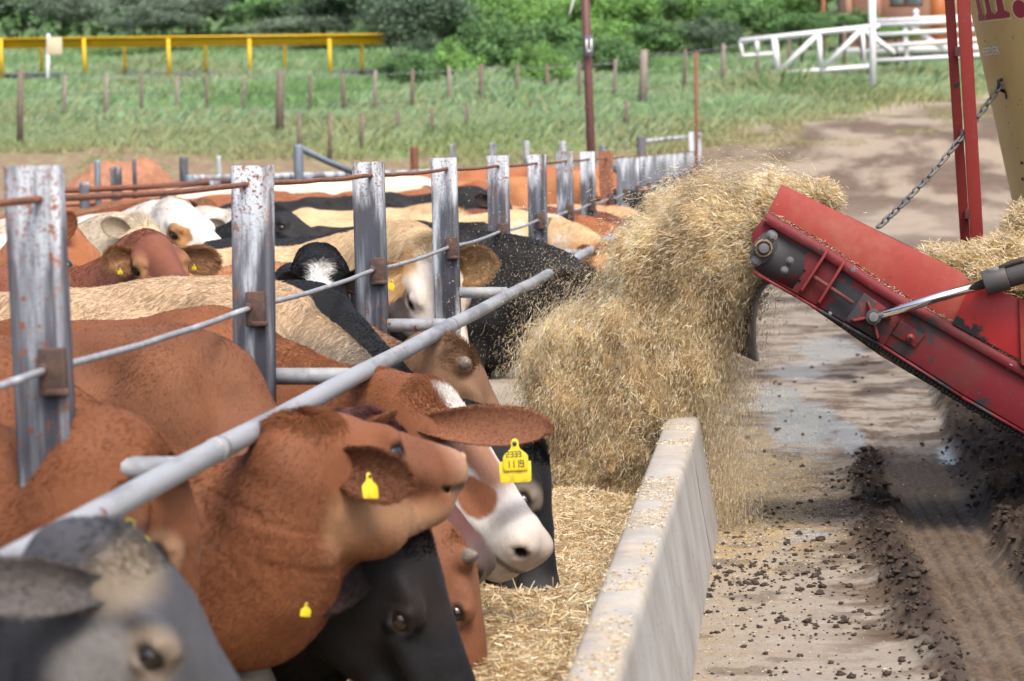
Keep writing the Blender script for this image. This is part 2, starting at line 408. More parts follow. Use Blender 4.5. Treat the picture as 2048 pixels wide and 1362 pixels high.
def cow(label, withers, poll, muzzle, up, coat, heading=0.0, res=.02, L=.50, fat=1.0, ears=(), group='cattle crowded at the feed bunk', cat='cow',
        hair=0, hair_len=.014, horn=None, eyes=(-1, 1), tags=(), neck_r=(.245, .135), hump=.1, throat=1.0, legs=True, poll_tuft=.035, ear_w=.062, ear_l=.20, neckpt=None, dip=None, bodycut=None, ground=0.0, face_w=1.0, ear_hair=.008, face_hair=.5):
    W = np.asarray(withers, float); base = np.array([W[0], W[1], ground]); s = (W[2] - ground) / 1.30
    b = np.array([math.cos(heading), math.sin(heading), 0.]); l = np.array([-b[1], b[0], 0.]); z = np.array([0, 0, 1.])
    AB = np.stack([b, l, z])
    P = np.asarray(poll, float); Fd = nrm(np.asarray(muzzle, float) - P); U = np.asarray(up, float); U = nrm(U - Fd * (U @ Fd)); Lh = np.cross(U, Fd)
    AH = np.stack([Fd, Lh, U]); hs = L / .50
    def B(x, y, zz): return base + s * (x * b + y * l + zz * z)
    def H(x, y, zz): return P + hs * (x * Fd + y * Lh + zz * U)
    def HR(r): return np.asarray(r) * hs
    # neck curve
    n0 = B(-.02, 0, 1.02); n3 = H(-.02, 0, -.125)
    d = np.linalg.norm(n3 - n0); n1 = n0 + nrm(b + .18 * z) * d * .36; n2 = n3 - nrm(Fd * .55 + U * .5) * d * .30
    if neckpt is not None: n1 = n2 = np.asarray(neckpt, float)
    if dip is not None:
        M_ = np.array([dip[0], (n0[1] + n3[1]) / 2, dip[1]]); n1 = n2 = (M_ - .125 * (n0 + n3)) / .75
    T = np.linspace(0, 1, 8)[:, None]; NC = (1 - T) ** 3 * n0 + 3 * (1 - T) ** 2 * T * n1 + 3 * (1 - T) * T ** 2 * n2 + T ** 3 * n3
    pts = np.concatenate([NC, [B(-1.75, 0, .4), B(.2, -.3, 0), B(-1.2, .36, 1.3), B(0, .36, 1.35), B(0, -.36, .3), H(.56, .16, .05), H(.56, -.16, -.26), H(.0, .16, .06), H(0, -.16, -.3)]])
    m = .12; f = Field(pts.min(0) - m - np.array([.12, .12, .02]), pts.max(0) + m + .1, res)
    E, C = f.ell, f.cone
    sR = lambda *r: np.array(r) * s
    fw = fat
    E(B(-.52, 0, .85), AB, sR(.60, .275 * fw, .375), .08 * s); E(B(-1.0, 0, .84), AB, sR(.50, .30 * fw, .345), .08 * s)
    E(B(-1.36, 0, .98), AB, sR(.29, .22, .25), .09 * s)
    C(B(-1.5, 0, 1.195), B(-.75, 0, 1.215), .050 * s, .055 * s, None, 1, .11 * s); C(B(-.75, 0, 1.215), B(-.1, 0, 1.225), .055 * s, .060 * s, None, 1, .11 * s)
    for sd in (-1, 1):
        E(B(-1.24, sd * .215, 1.155), AB, sR(.065, .050, .05), .07 * s); E(B(-1.58, sd * .11, 1.08), AB, sR(.05, .04, .05), .06 * s)
        C(B(-1.2, sd * .15, 1.155), B(-.72, sd * .14, 1.15), .035 * s, .03 * s, None, 1, .07 * s)
        E(B(-.10, sd * .165, .92), AB, sR(.17, .12, .32), .07 * s); C(B(-.16, sd * .085, 1.205), B(.0, sd * .20, .80), .05 * s, .075 * s, None, 1, .06 * s)
    E(B(-.10, 0, 1.19 + .05 * hump), AB, sR(.23, .10, .08 + .05 * hump), .11 * s)
    E(B(.10, 0, .72), AB, sR(.2, .15, .22), .12 * s)
    r0, r1 = neck_r[0] * s, neck_r[1] * hs
    for i in range(7):
        ta, tb = T[i, 0], T[i + 1, 0]; tang = nrm(NC[i + 1] - NC[i]); lat = nrm(np.cross(z, tang) * (1 - tb) + Lh * (tb + .15) * (1 if (np.cross(z, tang) @ Lh) >= 0 else -1))
        C(NC[i], NC[i + 1], r0 + (r1 - r0) * ta ** .75, r0 + (r1 - r0) * tb ** .75, lat, .60 + .2 * (ta), .07)
    C(B(.08, 0, .86), H(.06, 0, -.19 * throat), .17 * s * throat, .085 * hs * throat, None, 1, .12)
    if legs:
        for sd in (-1, 1):
            k = .05 * s
            C(B(-.06, sd * .17, .74), B(0, sd * .155, .40), .095 * s, .052 * s, None, 1, k); C(B(0, sd * .155, .40), B(-.01, sd * .15, .10), .044 * s, .034 * s, None, 1, k)
            C(B(-.01, sd * .15, .10), B(.04, sd * .15, .03), .042 * s, .052 * s, None, 1, .03); E(B(-1.34, sd * .17, .86), AB, sR(.23, .12, .26), .10 * s)
            C(B(-1.25, sd * .19, .70), B(-1.50, sd * .16, .46), .11 * s, .05 * s, None, 1, .06 * s); C(B(-1.50, sd * .16, .46), B(-1.45, sd * .16, .10), .045 * s, .036 * s, None, 1, .04 * s)
            C(B(-1.45, sd * .16, .10), B(-1.40, sd * .16, .03), .042 * s, .052 * s, None, 1, .03)
        C(B(-1.62, 0, 1.12), B(-1.72, 0, .80), .035 * s, .026 * s, None, 1, .05); C(B(-1.72, 0, .80), B(-1.70, 0, .42), .024 * s, .04 * s, None, 1, .03)
    # head
    k = .045 * hs; q = face_w
    E(H(.085, 0, -.10), AH, HR((.125, .112 * q, .112)), k); E(H(.0, 0, -.06), AH, HR((.07, .088 * q, .07)), k)
    C(H(.13, 0, -.105), H(.42, 0, -.100), .104 * hs, .068 * hs, Lh, .93 * q, k)
    C(H(.08, 0, -.03), H(.42, 0, -.052), .058 * hs, .038 * hs, None, 1, .05 * hs)
    E(H(.455, 0, -.100), AH, HR((.062, .082 * q, .072)), .035 * hs)
    for sd in (-1, 1):
        E(H(.475, sd * .040, -.070), AH, HR((.045, .038, .036)), .025 * hs)
        E(H(.12, sd * .066, -.20), AH, HR((.115, .046, .105)), .05 * hs); C(H(.09, sd * .052, -.265), H(.41, sd * .024, -.185), .048 * hs, .030 * hs, None, 1, .045 * hs)
        E(H(.155, sd * .102, -.048), AH, HR((.065, .026, .030)), .03 * hs)
        C(H(.22, sd * .090, -.115), H(.36, sd * .060, -.125), .026 * hs, .018 * hs, None, 1, .03 * hs)
    C(H(.35, 0, -.175), H(.452, 0, -.168), .046 * hs, .040 * hs, None, 1, .03 * hs)
    for sd in (-1, 1):
        ey = H(.178, sd * .112, -.085); E(ey, AH, HR((.034, .022, .022)), .012, -1)
        C(H(.143, sd * .108, -.085), H(.175, sd * .122, -.058), .010 * hs, .013 * hs, None, 1, .012); C(H(.175, sd * .122, -.058), H(.217, sd * .106, -.077), .013 * hs, .009 * hs, None, 1, .012)
        C(H(.143, sd * .108, -.090), H(.178, sd * .115, -.111), .009 * hs, .011 * hs, None, 1, .012); C(H(.178, sd * .115, -.111), H(.214, sd * .104, -.096), .011 * hs, .009 * hs, None, 1, .012)
        E(H(.498, sd * .056, -.078), AH, HR((.026, .018, .015)), .010, -1)
        C(H(.515, sd * .012, -.138), H(.39, sd * .068, -.150), .006 * hs, .005 * hs, None, 1, .012, -1)
    if horn:
        for sd in eyes: E(H(.02, sd * .085, -.02), AH, HR((.045, .04, .04)), .02)
    V, Q = surface_nets(f.F, f.org, res); F0 = f.F; del f
    # relax once
    A = np.zeros_like(V); cn = np.zeros(len(V))
    for a in range(4):
        for o_ in (1, 3): np.add.at(A, Q[:, a], V[Q[:, (a + o_) % 4]]); np.add.at(cn, Q[:, a], 1)
    Vs = A / np.maximum(cn, 1)[:, None]
    hp0 = ((V - P) @ AH.T) / hs
    keep = smooth(.16, .26, np.linalg.norm(hp0 - np.array([.2, 0, -.09]), axis=1) - .10)
    V = V + (Vs - V) * (.25 + .45 * keep)[:, None]
    # folds on the neck, small unevenness of muscle
    dn = np.linalg.norm(V[:, None, :] - NC[None, ::1, :], axis=2); ti = dn.argmin(1) / 7.0
    seg = NC[1:] - NC[:-1]; cum = np.concatenate([[0], np.cumsum(np.linalg.norm(seg, axis=1))]); j = np.clip(dn.argmin(1), 0, 6)
    along = cum[j] + ((V - NC[j]) * nrm(seg[j])).sum(1)
    v01 = V[Q[:, 2]] - V[Q[:, 0]]; v02 = V[Q[:, 3]] - V[Q[:, 1]]; fn = np.cross(v01, v02); N = np.zeros_like(V)
    for a in range(4): np.add.at(N, Q[:, a], fn)
    N = nrm(N)
    neckw = smooth(.02, .3, ti) * (1 - smooth(.93, 1.0, ti)) * smooth(.42, .2, dn.min(1))
    if res < .013:
        sgn = nrm(seg[j]); perp = V - NC[j] - sgn * ((V - NC[j]) * sgn).sum(1)[:, None]
        q_ = np.stack([along * 26 / s, np.arctan2(perp[:, 2], perp[:, 1]) * 1.6, np.full(len(V), W[1])], 1)
        V = V + N * (neckw * ((fbm(q_, 1, 3, 63) - .5) * .011 * smooth(.35, .7, vnoise(V, 3.5, 9))))[:, None]
    bpn = (V - base) @ AB.T / s; bodyw = 1 - smooth(-.1, .05, ((V - P) @ AH.T / hs)[:, 0]) * smooth(.3, .2, np.linalg.norm((V - P) @ AH.T / hs - [.2, 0, -.1], axis=1))
    V = V + N * (bodyw * (fbm(V * np.array([1, 1, .7]), 3.2, 3, 51) - .5) * .055)[:, None]
    rib = smooth(-1.0, -.8, bpn[:, 0]) * smooth(-.2, -.35, bpn[:, 0]) * smooth(1.12, 1.0, bpn[:, 2]); V = V + N * (rib * .0035 * np.sin((bpn[:, 0] + .25 * bpn[:, 2]) * 2 * math.pi / .085))[:, None]
    V = V + N * ((fbm(V, 7, 3, 5) - .5) * .012)[:, None]
    # coat
    bp = ((V - base) @ AB.T) / s; hp = ((V - P) @ AH.T) / hs
    hw = smooth(-.06, .0, hp[:, 0]) * smooth(.24, .17, np.hypot(hp[:, 1], hp[:, 2] + .1)) * smooth(.66, .6, hp[:, 0])
    top = smooth(-.2, .9, N[:, 2])
    info = dict(V=V, bp=bp, hp=hp, hw=hw, N=N, neck=neckw, ti=ti, dn=dn.min(1), base=base, top=top)
    colr = coat(info)
    wet = hw * smooth(.445, .475, hp[:, 0] + .3 * (hp[:, 2] + .09))
    # nose pad, nostrils, mouth line, eye rim
    mline = hw * smooth(.012, .004, np.abs(hp[:, 2] + .147 - .012 * smooth(.4, .5, hp[:, 0]))) * smooth(.38, .41, hp[:, 0])
    colr = mix3(colr, (.02, .014, .012), np.clip(mline * .75, 0, 1))
    for sd in (-1, 1):
        dd = np.linalg.norm((hp - np.array([.500, sd * .058, -.078])) * np.array([.9, 1.2, 1.4]), axis=1); colr = mix3(colr, (.012, .01, .01), smooth(.032, .016, dd))
        dd = np.linalg.norm((hp - np.array([.180, sd * .112, -.082])) * np.array([.8, 1, 1.15]), axis=1); colr = mix3(colr, (.018, .012, .01), smooth(.036, .024, dd) * .85)
    hoof = smooth(.06, .045, bp[:, 2]); colr = mix3(colr, (.03, .025, .022), hoof)
    nb = len(V); allV, allQ, allC, allW = [V], [Q], [colr], [wet]; off = nb
    earpts = []
    for (sd, tip, face, wid, *bb) in ears:
        b0 = H(.035, sd * .082 * q, -.075) if not bb else np.asarray(bb[0], float)
        if tip is None: tp = H(-.02, sd * (.085 + ear_l), -.11 if wid is None else -.11)
        else: tp = np.asarray(tip, float)
        fc = np.asarray(face, float) if face is not None else (Fd * .9 - U * .15 + .1 * z)
        ev, ef, eu, ein = ear_mesh(b0, tp, fc, (wid or ear_w) * hs)
        ein3 = ein * smooth(.0, .3, eu) * .45
        base_c = coat(dict(V=ev, bp=((ev - base) @ AB.T) / s, hp=np.tile(np.array([.03, sd * .1, -.05]), (len(ev), 1)), hw=np.ones(len(ev)), N=np.tile(U, (len(ev), 1)), neck=np.zeros(len(ev)), ti=np.ones(len(ev)), dn=np.zeros(len(ev)), base=base, top=np.ones(len(ev)) * .5, ear=True))
        base_c = mix3(base_c, base_c * .4 + np.array([.05, .03, .022]), ein3)
        allV.append(ev); allQ.append(ef + off); allC.append(base_c); allW.append(np.zeros(len(ev))); off += len(ev)
        earpts.append((sd, b0, tp, fc, ev, base_c, eu, ef))
    VV = np.concatenate(allV); QQ = np.concatenate(allQ); CC = np.clip(np.concatenate(allC), .004, .9)
    me = raw_mesh('cow', VV - base, QQ, {'coat': CC, 'wet': np.concatenate(allW)}, True)
    o = link('cow', me, MHIDE, None, base); tag(o, label, cat, group)
    for sd in eyes:
        mb = MB(); mb.ball((0, 0, 0), .029 * hs, 14, 10); ev = mb.V[0] @ AH + H(.180, sd * .099, -.0855)
        put('eye', ev, mb.F, MEYE, o, smooth_=True)
    if horn:
        for sd in eyes:
            a = H(.02, sd * .105, -.01); dr = nrm(sd * Lh * .75 + U * .55); mb = MB()
            mb.tube([a - dr * .03, a + dr * horn * .2, a + dr * horn * .55, a + dr * horn * .85, a + dr * horn], [.030 * hs, .027 * hs, .021 * hs, .012 * hs, .003 * hs], 12); mb.build('horn_bud', MHORN, o, smooth_=True)
    for tg in tags: ear_tag(o, *tg)
    if hair: grow(o, base, V, Q, colr, N, info, AB, AH, U, Fd, hair, hair_len, poll_tuft, earpts, res, ear_hair, face_hair)
    return o

def strands(name, roots, dirs, lens, cols, parent, base, rad=.0009, bend=None, npt=3):
    n = len(roots)
    hc = bpy.data.hair_curves.new(name); hc.add_curves([npt] * n)
    t = np.linspace(0, 1, npt)[None, :, None]
    Pn = (roots - base)[:, None, :] + dirs[:, None, :] * lens[:, None, None] * t
    if bend is not None: Pn = Pn + bend[:, None, :] * lens[:, None, None] * t ** 2
    hc.attributes['position'].data.foreach_set('vector', Pn.astype(np.float32).ravel())
    ra = hc.attributes.get('radius') or hc.attributes.new('radius', 'FLOAT', 'POINT')
    rr = np.tile(np.linspace(1, .25, npt), n) * (rad if np.isscalar(rad) else np.repeat(rad, npt))
    ra.data.foreach_set('value', rr.astype(np.float32))
    ca = hc.attributes.new('coat', 'FLOAT_COLOR', 'CURVE')
    ca.data.foreach_set('color', np.concatenate([cols, np.ones((n, 1))], 1).astype(np.float32).ravel())
    hc.materials.append(MHAIR)
    o = bpy.data.objects.new(name, hc); COL.objects.link(o); o.parent = parent; return o

def grow(o, base, V, Q, colr, N, info, AB, AH, U, Fd, density, hlen, tuft, earpts, res, ear_hair, face_hair):
    """short coat hair where it can be seen from the road side; density = strands per square metre"""
    c = V[Q].mean(1); v01 = V[Q[:, 2]] - V[Q[:, 0]]; v02 = V[Q[:, 3]] - V[Q[:, 1]]; cr = np.cross(v01, v02); ar = .5 * np.linalg.norm(cr, axis=1); fnn = nrm(cr)
    px, py, dep = project(c); vis = (px > -120) & (px < 2168) & (py > -60) & (py < 1440)
    view = nrm(CAM - c); vis &= (fnn * view).sum(1) > -.35
    hp = info['hp'][Q].mean(1); hw = info['hw'][Q].mean(1)
    wgt = ar * vis
    muz = hw * smooth(.40, .46, hp[:, 0]); wgt = wgt * (1 - muz)
    for sd in (-1, 1): wgt = wgt * (np.linalg.norm(hp - np.array([.18, sd * .11, -.082]), axis=1) > .034)
    A = wgt.sum(); n = int(A * density)
    if n < 50: return
    pt = smooth(.11, .05, np.linalg.norm((hp - np.array([.0, 0, -.02])) * np.array([1, .8, .8]), axis=1))
    r = np.random.default_rng(len(V))
    fi = r.choice(len(Q), n, p=wgt / A); a, b_ = r.random((2, n)); 
    P0 = ((1 - a) * (1 - b_))[:, None] * V[Q[fi, 0]] + (a * (1 - b_))[:, None] * V[Q[fi, 1]] + (a * b_)[:, None] * V[Q[fi, 2]] + ((1 - a) * b_)[:, None] * V[Q[fi, 3]]
    Nn = fnn[fi]; h = hw[fi]; tf = pt[fi]
    flow = -.55 * AB[0] - .55 * AB[2]; D = flow[None] * (1 - h)[:, None] + (-Fd * .2 + Fd * .6 * 0 - AH[2] * .25)[None] * h[:, None]
    nz = np.stack([vnoise(P0, 6, q) - .5 for q in (1, 2, 3)], 1); D = D + nz * .9
    D = nrm(D - Nn * (D * Nn).sum(1)[:, None])
    lift = .22 + .25 * r.random(n) + .8 * tf
    D = nrm(D + Nn * lift[:, None] + r.normal(0, .16, (n, 3)))
    ln = hlen * (1 - (1 - face_hair) * h) * (.6 + .8 * r.random(n)) * (.7 + .6 * vnoise(P0, 5, 21)) + tuft * tf * (.5 + r.random(n)) + .012 * info['neck'][Q].mean(1)[fi] * smooth(.45, .9, Nn[:, 2])
    co = colr[Q].mean(1)[fi] * ((.66 + .60 * r.random(n)) * (.78 + .44 * fbm(P0 * np.array([1, 1, .6]), 38, 2, 44)))[:, None]
    strands('hair', P0 - Nn * .001, D, ln, np.clip(co, .004, .9), o, base, np.where(tf > .3, .0011, .0009), -.25 * Nn - np.array([0, 0, .15]))
    for (sd, b0, tp, fc, ev, ec, eu, ef) in earpts:
        m = int(min(9000, 9000 * density / 60000)); 
        if m < 100: continue
        k = ef[r.integers(0, len(ef), m)]; a_, c_ = r.random((2, m, 1)); axd = nrm(tp - b0); bil = lambda A: A[k[:, 0]] * (1 - a_) * (1 - c_) + A[k[:, 1]] * a_ * (1 - c_) + A[k[:, 2]] * a_ * c_ + A[k[:, 3]] * (1 - a_) * c_
        P1 = bil(ev) + r.normal(0, .002, (m, 3)); ecs = bil(ec); ctr = b0 + axd * ((P1 - b0) @ axd)[:, None]; out = nrm(P1 - ctr)
        D1 = nrm(axd[None] * 1.0 + out * .35 + r.normal(0, .22, (m, 3)))
        strands('hair', P1, D1, ear_hair * (.6 + .9 * r.random(m)), np.clip(ecs * (.75 + .5 * r.random(m))[:, None], .004, .9), o, base, .0009, None)

def digits_mesh(mb, txt, O, ax, ay, h):
    seg = {'0': 'abcdef', '1': 'bc', '2': 'abged', '3': 'abgcd', '9': 'abcdfg', 'L': 'fed', '7': 'abc'}
    wd = h * .5; t = h * .15; x = 0
    for ch in txt:
        S = {'a': ((0, h), (wd, h)), 'b': ((wd, h), (wd, h / 2)), 'c': ((wd, h / 2), (wd, 0)), 'd': ((0, 0), (wd, 0)), 'e': ((0, h / 2), (0, 0)), 'f': ((0, h), (0, h / 2)), 'g': ((0, h / 2), (wd, h / 2))}
        for k in seg.get(ch, ''):
            (x0, y0), (x1, y1) = S[k]; v = x0 == x1
            lo = (x + min(x0, x1) - t / 2, min(y0, y1) - t / 2); hi = (x + max(x0, x1) + t / 2, max(y0, y1) + t / 2)
            q = [(lo[0], lo[1]), (hi[0], lo[1]), (hi[0], hi[1]), (lo[0], hi[1])]
            mb.prism(q, .0006, O, ax, ay, np.cross(ax, ay))
        x += wd + h * .28

def ear_tag(o, P, nor, upv, size=.07, text=('2333', '1119'), two=True):
    """a hanging plastic tag: bell-shaped plate with a button, a second square plate behind"""
    nor = nrm(nor); ay = nrm(np.asarray(upv, float) - nor * (np.asarray(upv) @ nor)); ax = np.cross(ay, nor); P = np.asarray(P, float); w = size
    out = [(-.5, -.85), (.5, -.85), (.55, -.78), (.55, -.30), (.50, -.22), (.22, 0), (.17, .12), (.17, .30), (.08, .40), (-.08, .40), (-.17, .30), (-.17, .12), (-.22, 0), (-.50, -.22), (-.55, -.30), (-.55, -.78)]
    mb = MB(); mb.prism([(x * w * .9, y * w) for x, y in out], .002, P, ax, ay, nor)
    t = mb.build('ear_tag', MTAG, o, bevel=.0006)
    if two:
        mb = MB(); q = [(-.62, -1.32), (.5, -1.32), (.58, -1.26), (.6, -.5), (.3, -.45), (-.5, -.45), (-.66, -.5), (-.66, -1.26)]
        mb.prism([(x * w, y * w) for x, y in q], .002, P - nor * .006, ax, ay, nor); mb.build('tag_backplate', MTAG, t, bevel=.0006)
    mb = MB(); mb.tube([P + ay * w * .22 - nor * .012, P + ay * w * .22 + nor * .005], w * .09, 10); mb.build('tag_button', MINK, t)
    if text:
        mb = MB(); digits_mesh(mb, text[0], P + nor * .0022 - ax * w * .35 - ay * w * .30, ax, ay, w * .2)
        digits_mesh(mb, text[1], P + nor * .0022 - ax * w * .38 - ay * w * .70, ax, ay, w * .24); mb.build('tag_number', MINK, t)

# coats: albedo per point; only markings the animal carries
def c_plain(c, dark=None, dk=.0, belly=None, muzzle=(.05, .035, .03), muz_w=1.0, mottling=.18, seed=1, face=None, facew=0.0, back=None, backw=0.0, ring=None):
    c = np.asarray(c, float)
    def g(i):
        V, hp, bp, hw = i['V'], i['hp'], i['bp'], i['hw']; n = len(V)
        k = fbm(V, 5, 3, seed); C = np.tile(c, (n, 1)) * (1 - mottling + 2 * mottling * k)[:, None]
        if dark is not None: C = mix3(C, dark, np.clip(dk * (smooth(.40, .65, fbm(V, 3.3, 4, seed + 5)) * .9), 0, 1))
        if belly is not None: C = mix3(C, belly, smooth(.85, .6, bp[:, 2]) * (1 - hw) * .8)
        if back is not None: C = mix3(C, back, smooth(1.06, 1.2, bp[:, 2] + .05 * k) * (1 - hw) * backw)
        if face is not None: C = mix3(C, face, hw * facew * smooth(.0, .12, hp[:, 0]))
        if ring is not None and not i.get('ear'):
            for sd in (-1, 1):
                dd = np.linalg.norm(hp - np.array([.18, sd * .11, -.082]), axis=1); C = mix3(C, ring, smooth(.075, .045, dd) * .8)
        if muzzle is not None and not i.get('ear'): C = mix3(C, muzzle, hw * smooth(.39, .46, hp[:, 0]) * muz_w)
        return C
    return g
def c_spot(base, fn):
    """fn(info) -> list of (colour, weight)"""
    def g(i):
        C = base(i)
        for col, wt in fn(i): C = mix3(C, col, np.clip(wt, 0, 1))
        return C
    return g
# ------------------------------------------------------------------ terrain
_TY = np.array([0, 44, 50, 55, 62, 66, 80, 95, 115, 140, 200, 320, 700, 1500.])
_TZ = np.array([0, 0, .22, .62, 1.72, 2.15, 3.15, 4.25, 5.75, 7.8, 13, 26, 60, 90.])
def terrain(x, y):
    x, y = np.asarray(x, float), np.asarray(y, float)
    z = np.interp(y, _TY, _TZ)
    side = smooth(0, 9, x) * smooth(46, 70, y) * .35
    P = np.stack([x, y, 0 * x], -1).reshape(-1, 3)
    n = (fbm(P, .22, 4, 31) - .5).reshape(x.shape) * smooth(44, 62, y) * .5 + (fbm(P, .9, 3, 33) - .5).reshape(x.shape) * .10 * smooth(28, 50, y)
    return z - side + n
def grass_edge(x):       # distance beyond which grass grows
    return np.interp(np.asarray(x, float), [-40, -16, -8, -3, 0, 3, 6, 12, 40], [66, 66, 64, 63, 69, 76, 84, 92, 110])

def m_ground():
    m = mat('soil', (.2, .14, .1), .92, 0, .2); t = NT(m)
    v = t.coord(); n1 = t.noise(.35, 6, .6, v); n2 = t.noise(3.5, 5, .65, v); n3 = t.noise(.55, 5, .6, t.coord((1, .45, 1)))
    dry = t.ramp(n2, [(.3, (.14, .10, .062)), (.7, (.27, .205, .13))])
    pale = t.ramp(n3, [(.35, (.25, .20, .148)), (.65, (.43, .365, .285))])
    mud = t.ramp(n2, [(.3, (.055, .036, .026)), (.7, (.13, .085, .058))])
    c = t.mix(t.attr('pale', 'Fac'), dry, pale)
    c = t.mix(t.math('MULTIPLY', t.fr(n3, .38, .56), t.attr('mudstrip', 'Fac')), c, mud)
    c = t.mix(t.attr('pen', 'Fac'), c, mud)
    g = t.ramp(n2, [(.3, (.09, .17, .06)), (.7, (.20, .28, .12))])
    gm = t.math('ADD', t.attr('grass', 'Fac'), t.math('MULTIPLY', t.fr(n2, .52, .6), t.attr('tuft', 'Fac')))
    c = t.mix(t.fr(gm, .3, .75), c, g); t.base(c); t.bump(n2, .6, .06); return m
nr, ncol = 520, 420
Yr = np.concatenate([[-6, -2, 0.5], np.exp(np.linspace(math.log(2), math.log(1400), nr - 3))])
tx = np.concatenate([np.linspace(-1.6, -.36, 60), np.linspace(-.35, .16, 300), np.linspace(.17, 1.4, 60)])
GX = np.outer(np.maximum(np.abs(Yr), 6), tx); GY = np.repeat(Yr[:, None], ncol, 1); GZ = terrain(GX, GY)
rdm = smooth(-.62, -.5, GX) * smooth(2.9, 2.5, GX) * smooth(36.5, 35.5, GY) * smooth(3, 4, GY); GZ = GZ - .16 * rdm
Gr = smooth(-1.5, 1.5, GY - grass_edge(GX) + 3 * (vnoise(np.stack([GX, GY, 0 * GX], -1).reshape(-1, 3), .25, 4).reshape(GX.shape) - .5))
def idx_quads(a, b):
    i, j = np.meshgrid(np.arange(a - 1), np.arange(b - 1), indexing='ij'); i, j = i.ravel(), j.ravel()
    return np.stack([i * b + j, i * b + j + 1, (i + 1) * b + j + 1, (i + 1) * b + j], 1)
ed = grass_edge(GX)
o = put('ground', np.stack([GX, GY, GZ], -1).reshape(-1, 3), idx_quads(nr, ncol), m_ground(), attrs={
    'grass': Gr.ravel(), 'pale': (smooth(-2.5, .5, GX) * smooth(26, 40, GY)).ravel(),
    'mudstrip': (smooth(-6, 0, GX) * smooth(44, 56, GY) * smooth(ed + 1, ed - 6, GY) * .9 + .9 * smooth(-1.5, 0, GX) * smooth(12, 40, GY) * smooth(52, 44, GY)).ravel().clip(0, 1),
    'tuft': (smooth(ed - 14, ed - 2, GY) * .55).ravel(), 'pen': (smooth(-1.5, -1.8, GX) * smooth(58, 50, GY)).ravel()}, smooth_=True)
tag(o, kind='structure')

# ------------------------------------------------------------------ feed road: concrete apron, manure ridges, tyre tracks, puddles
ny, nx = 1000, 270
ry = 6.0 * np.exp(np.linspace(0, math.log(36 / 6.0), ny)); rx = np.concatenate([np.linspace(-.48, 1.25, 220), np.linspace(1.27, 2.7, 50)])
RX, RY = np.meshgrid(rx, ry); RP = np.stack([RX, RY, 0 * RX], -1).reshape(-1, 3)
def N2(f, o=4, s=0, ys=1.0): return fbm(RP * np.array([1, ys, 1]), f, o, s).reshape(RX.shape)
wob = (N2(.7, 2, 3) - .5) * .22
e_l = np.interp(RY, [6, 9, 11, 12.6, 14.2, 15.6, 36], [.55, .47, .40, .33, .31, .42, .60]) + wob * .6 + (N2(3.2, 3, 8) - .5) * .10
track_l = np.interp(RY, [6, 9, 12, 14.5, 16, 36], [.64, .55, .49, .46, .46, .50]); track_r = track_l + .36
r_edge = np.interp(RY, [6, 9, 12, 14, 16, 19, 24, 36], [1.0, .98, .92, .86, .86, .98, 1.25, 1.6]) + wob
fade_n = smooth(16.4, 14.6, RY)
mudR = smooth(-.02, .07, RX - r_edge)                                  # heavy manure, right
ridge = np.exp(-np.abs((RX - (e_l + track_l) / 2 - .02 * np.sin(RY * 3)) / .10) ** 2.6) * fade_n * smooth(8.2, 10.5, RY)
thin = smooth(-.02, .05, RX - e_l) * (fade_n * .95 + .05)
track = smooth(-.02, .03, RX - track_l) * smooth(.03, -.02, RX - track_r) * smooth(19, 14, RY)
lug = (np.sin((RX - track_l) / .072 * 2 * math.pi) * .5 + .5) ** 1.5 * track
chev = (np.sin(RY / .06 * 2 * math.pi + 9 * np.abs(RX - track_l - .18)) * .5 + .5) * track
blot = smooth(.56, .64, N2(1.6, 5, 12, .5)) * smooth(15, 19, RY) * .8 + smooth(.60, .66, N2(4.5, 4, 14)) * .55
mud = np.clip(np.maximum.reduce([mudR, ridge * 1.2, thin * .85, blot * .8]), 0, 1)
lump = N2(9, 5, 21); lump2 = N2(26, 3, 22)
RZ = .004 + mudR * (.075 + .17 * (lump - .5) + .07 * (lump2 - .5) + .05 * smooth(0, .5, RX - r_edge)) + ridge * (.058 + .13 * (lump - .45) + .05 * (lump2 - .5)) \
    + thin * (1 - ridge) * .016 - track * .010 - lug * .014 + chev * .004 + blot * .010 * lump + (lump2 - .5) * .006 * (1 - mudR) + thin * (lump2 - .5) * .018
def pud(px, py, rxx, ryy, s):
    c = at_z(px, py, 0); d = np.hypot((RX - c[0]) / rxx, (RY - c[1]) / ryy) + (N2(5, 3, s) - .5) * 1.1; return smooth(1.08, .62, d)
water = np.maximum.reduce([pud(1615, 850, .26, 1.9, 41), pud(1560, 800, .20, 1.5, 42), pud(1600, 745, .28, 1.1, 48) * .8, pud(1612, 1068, .11, .32, 43), pud(1905, 915, .11, .6, 44), pud(1700, 880, .10, .9, 45), pud(1660, 700, .3, 1.6, 46)]) * (1 - mudR * .9) * (1 - np.clip(ridge * 1.6, 0, 1))
RZ = RZ + np.clip(mudR + ridge, 0, 1) * ((N2(45, 2, 23) - .5) * .035); RZ = RZ * (1 - water) + .002 * water
RZ[:, 0] = -.1; RZ[0, :] = -.1
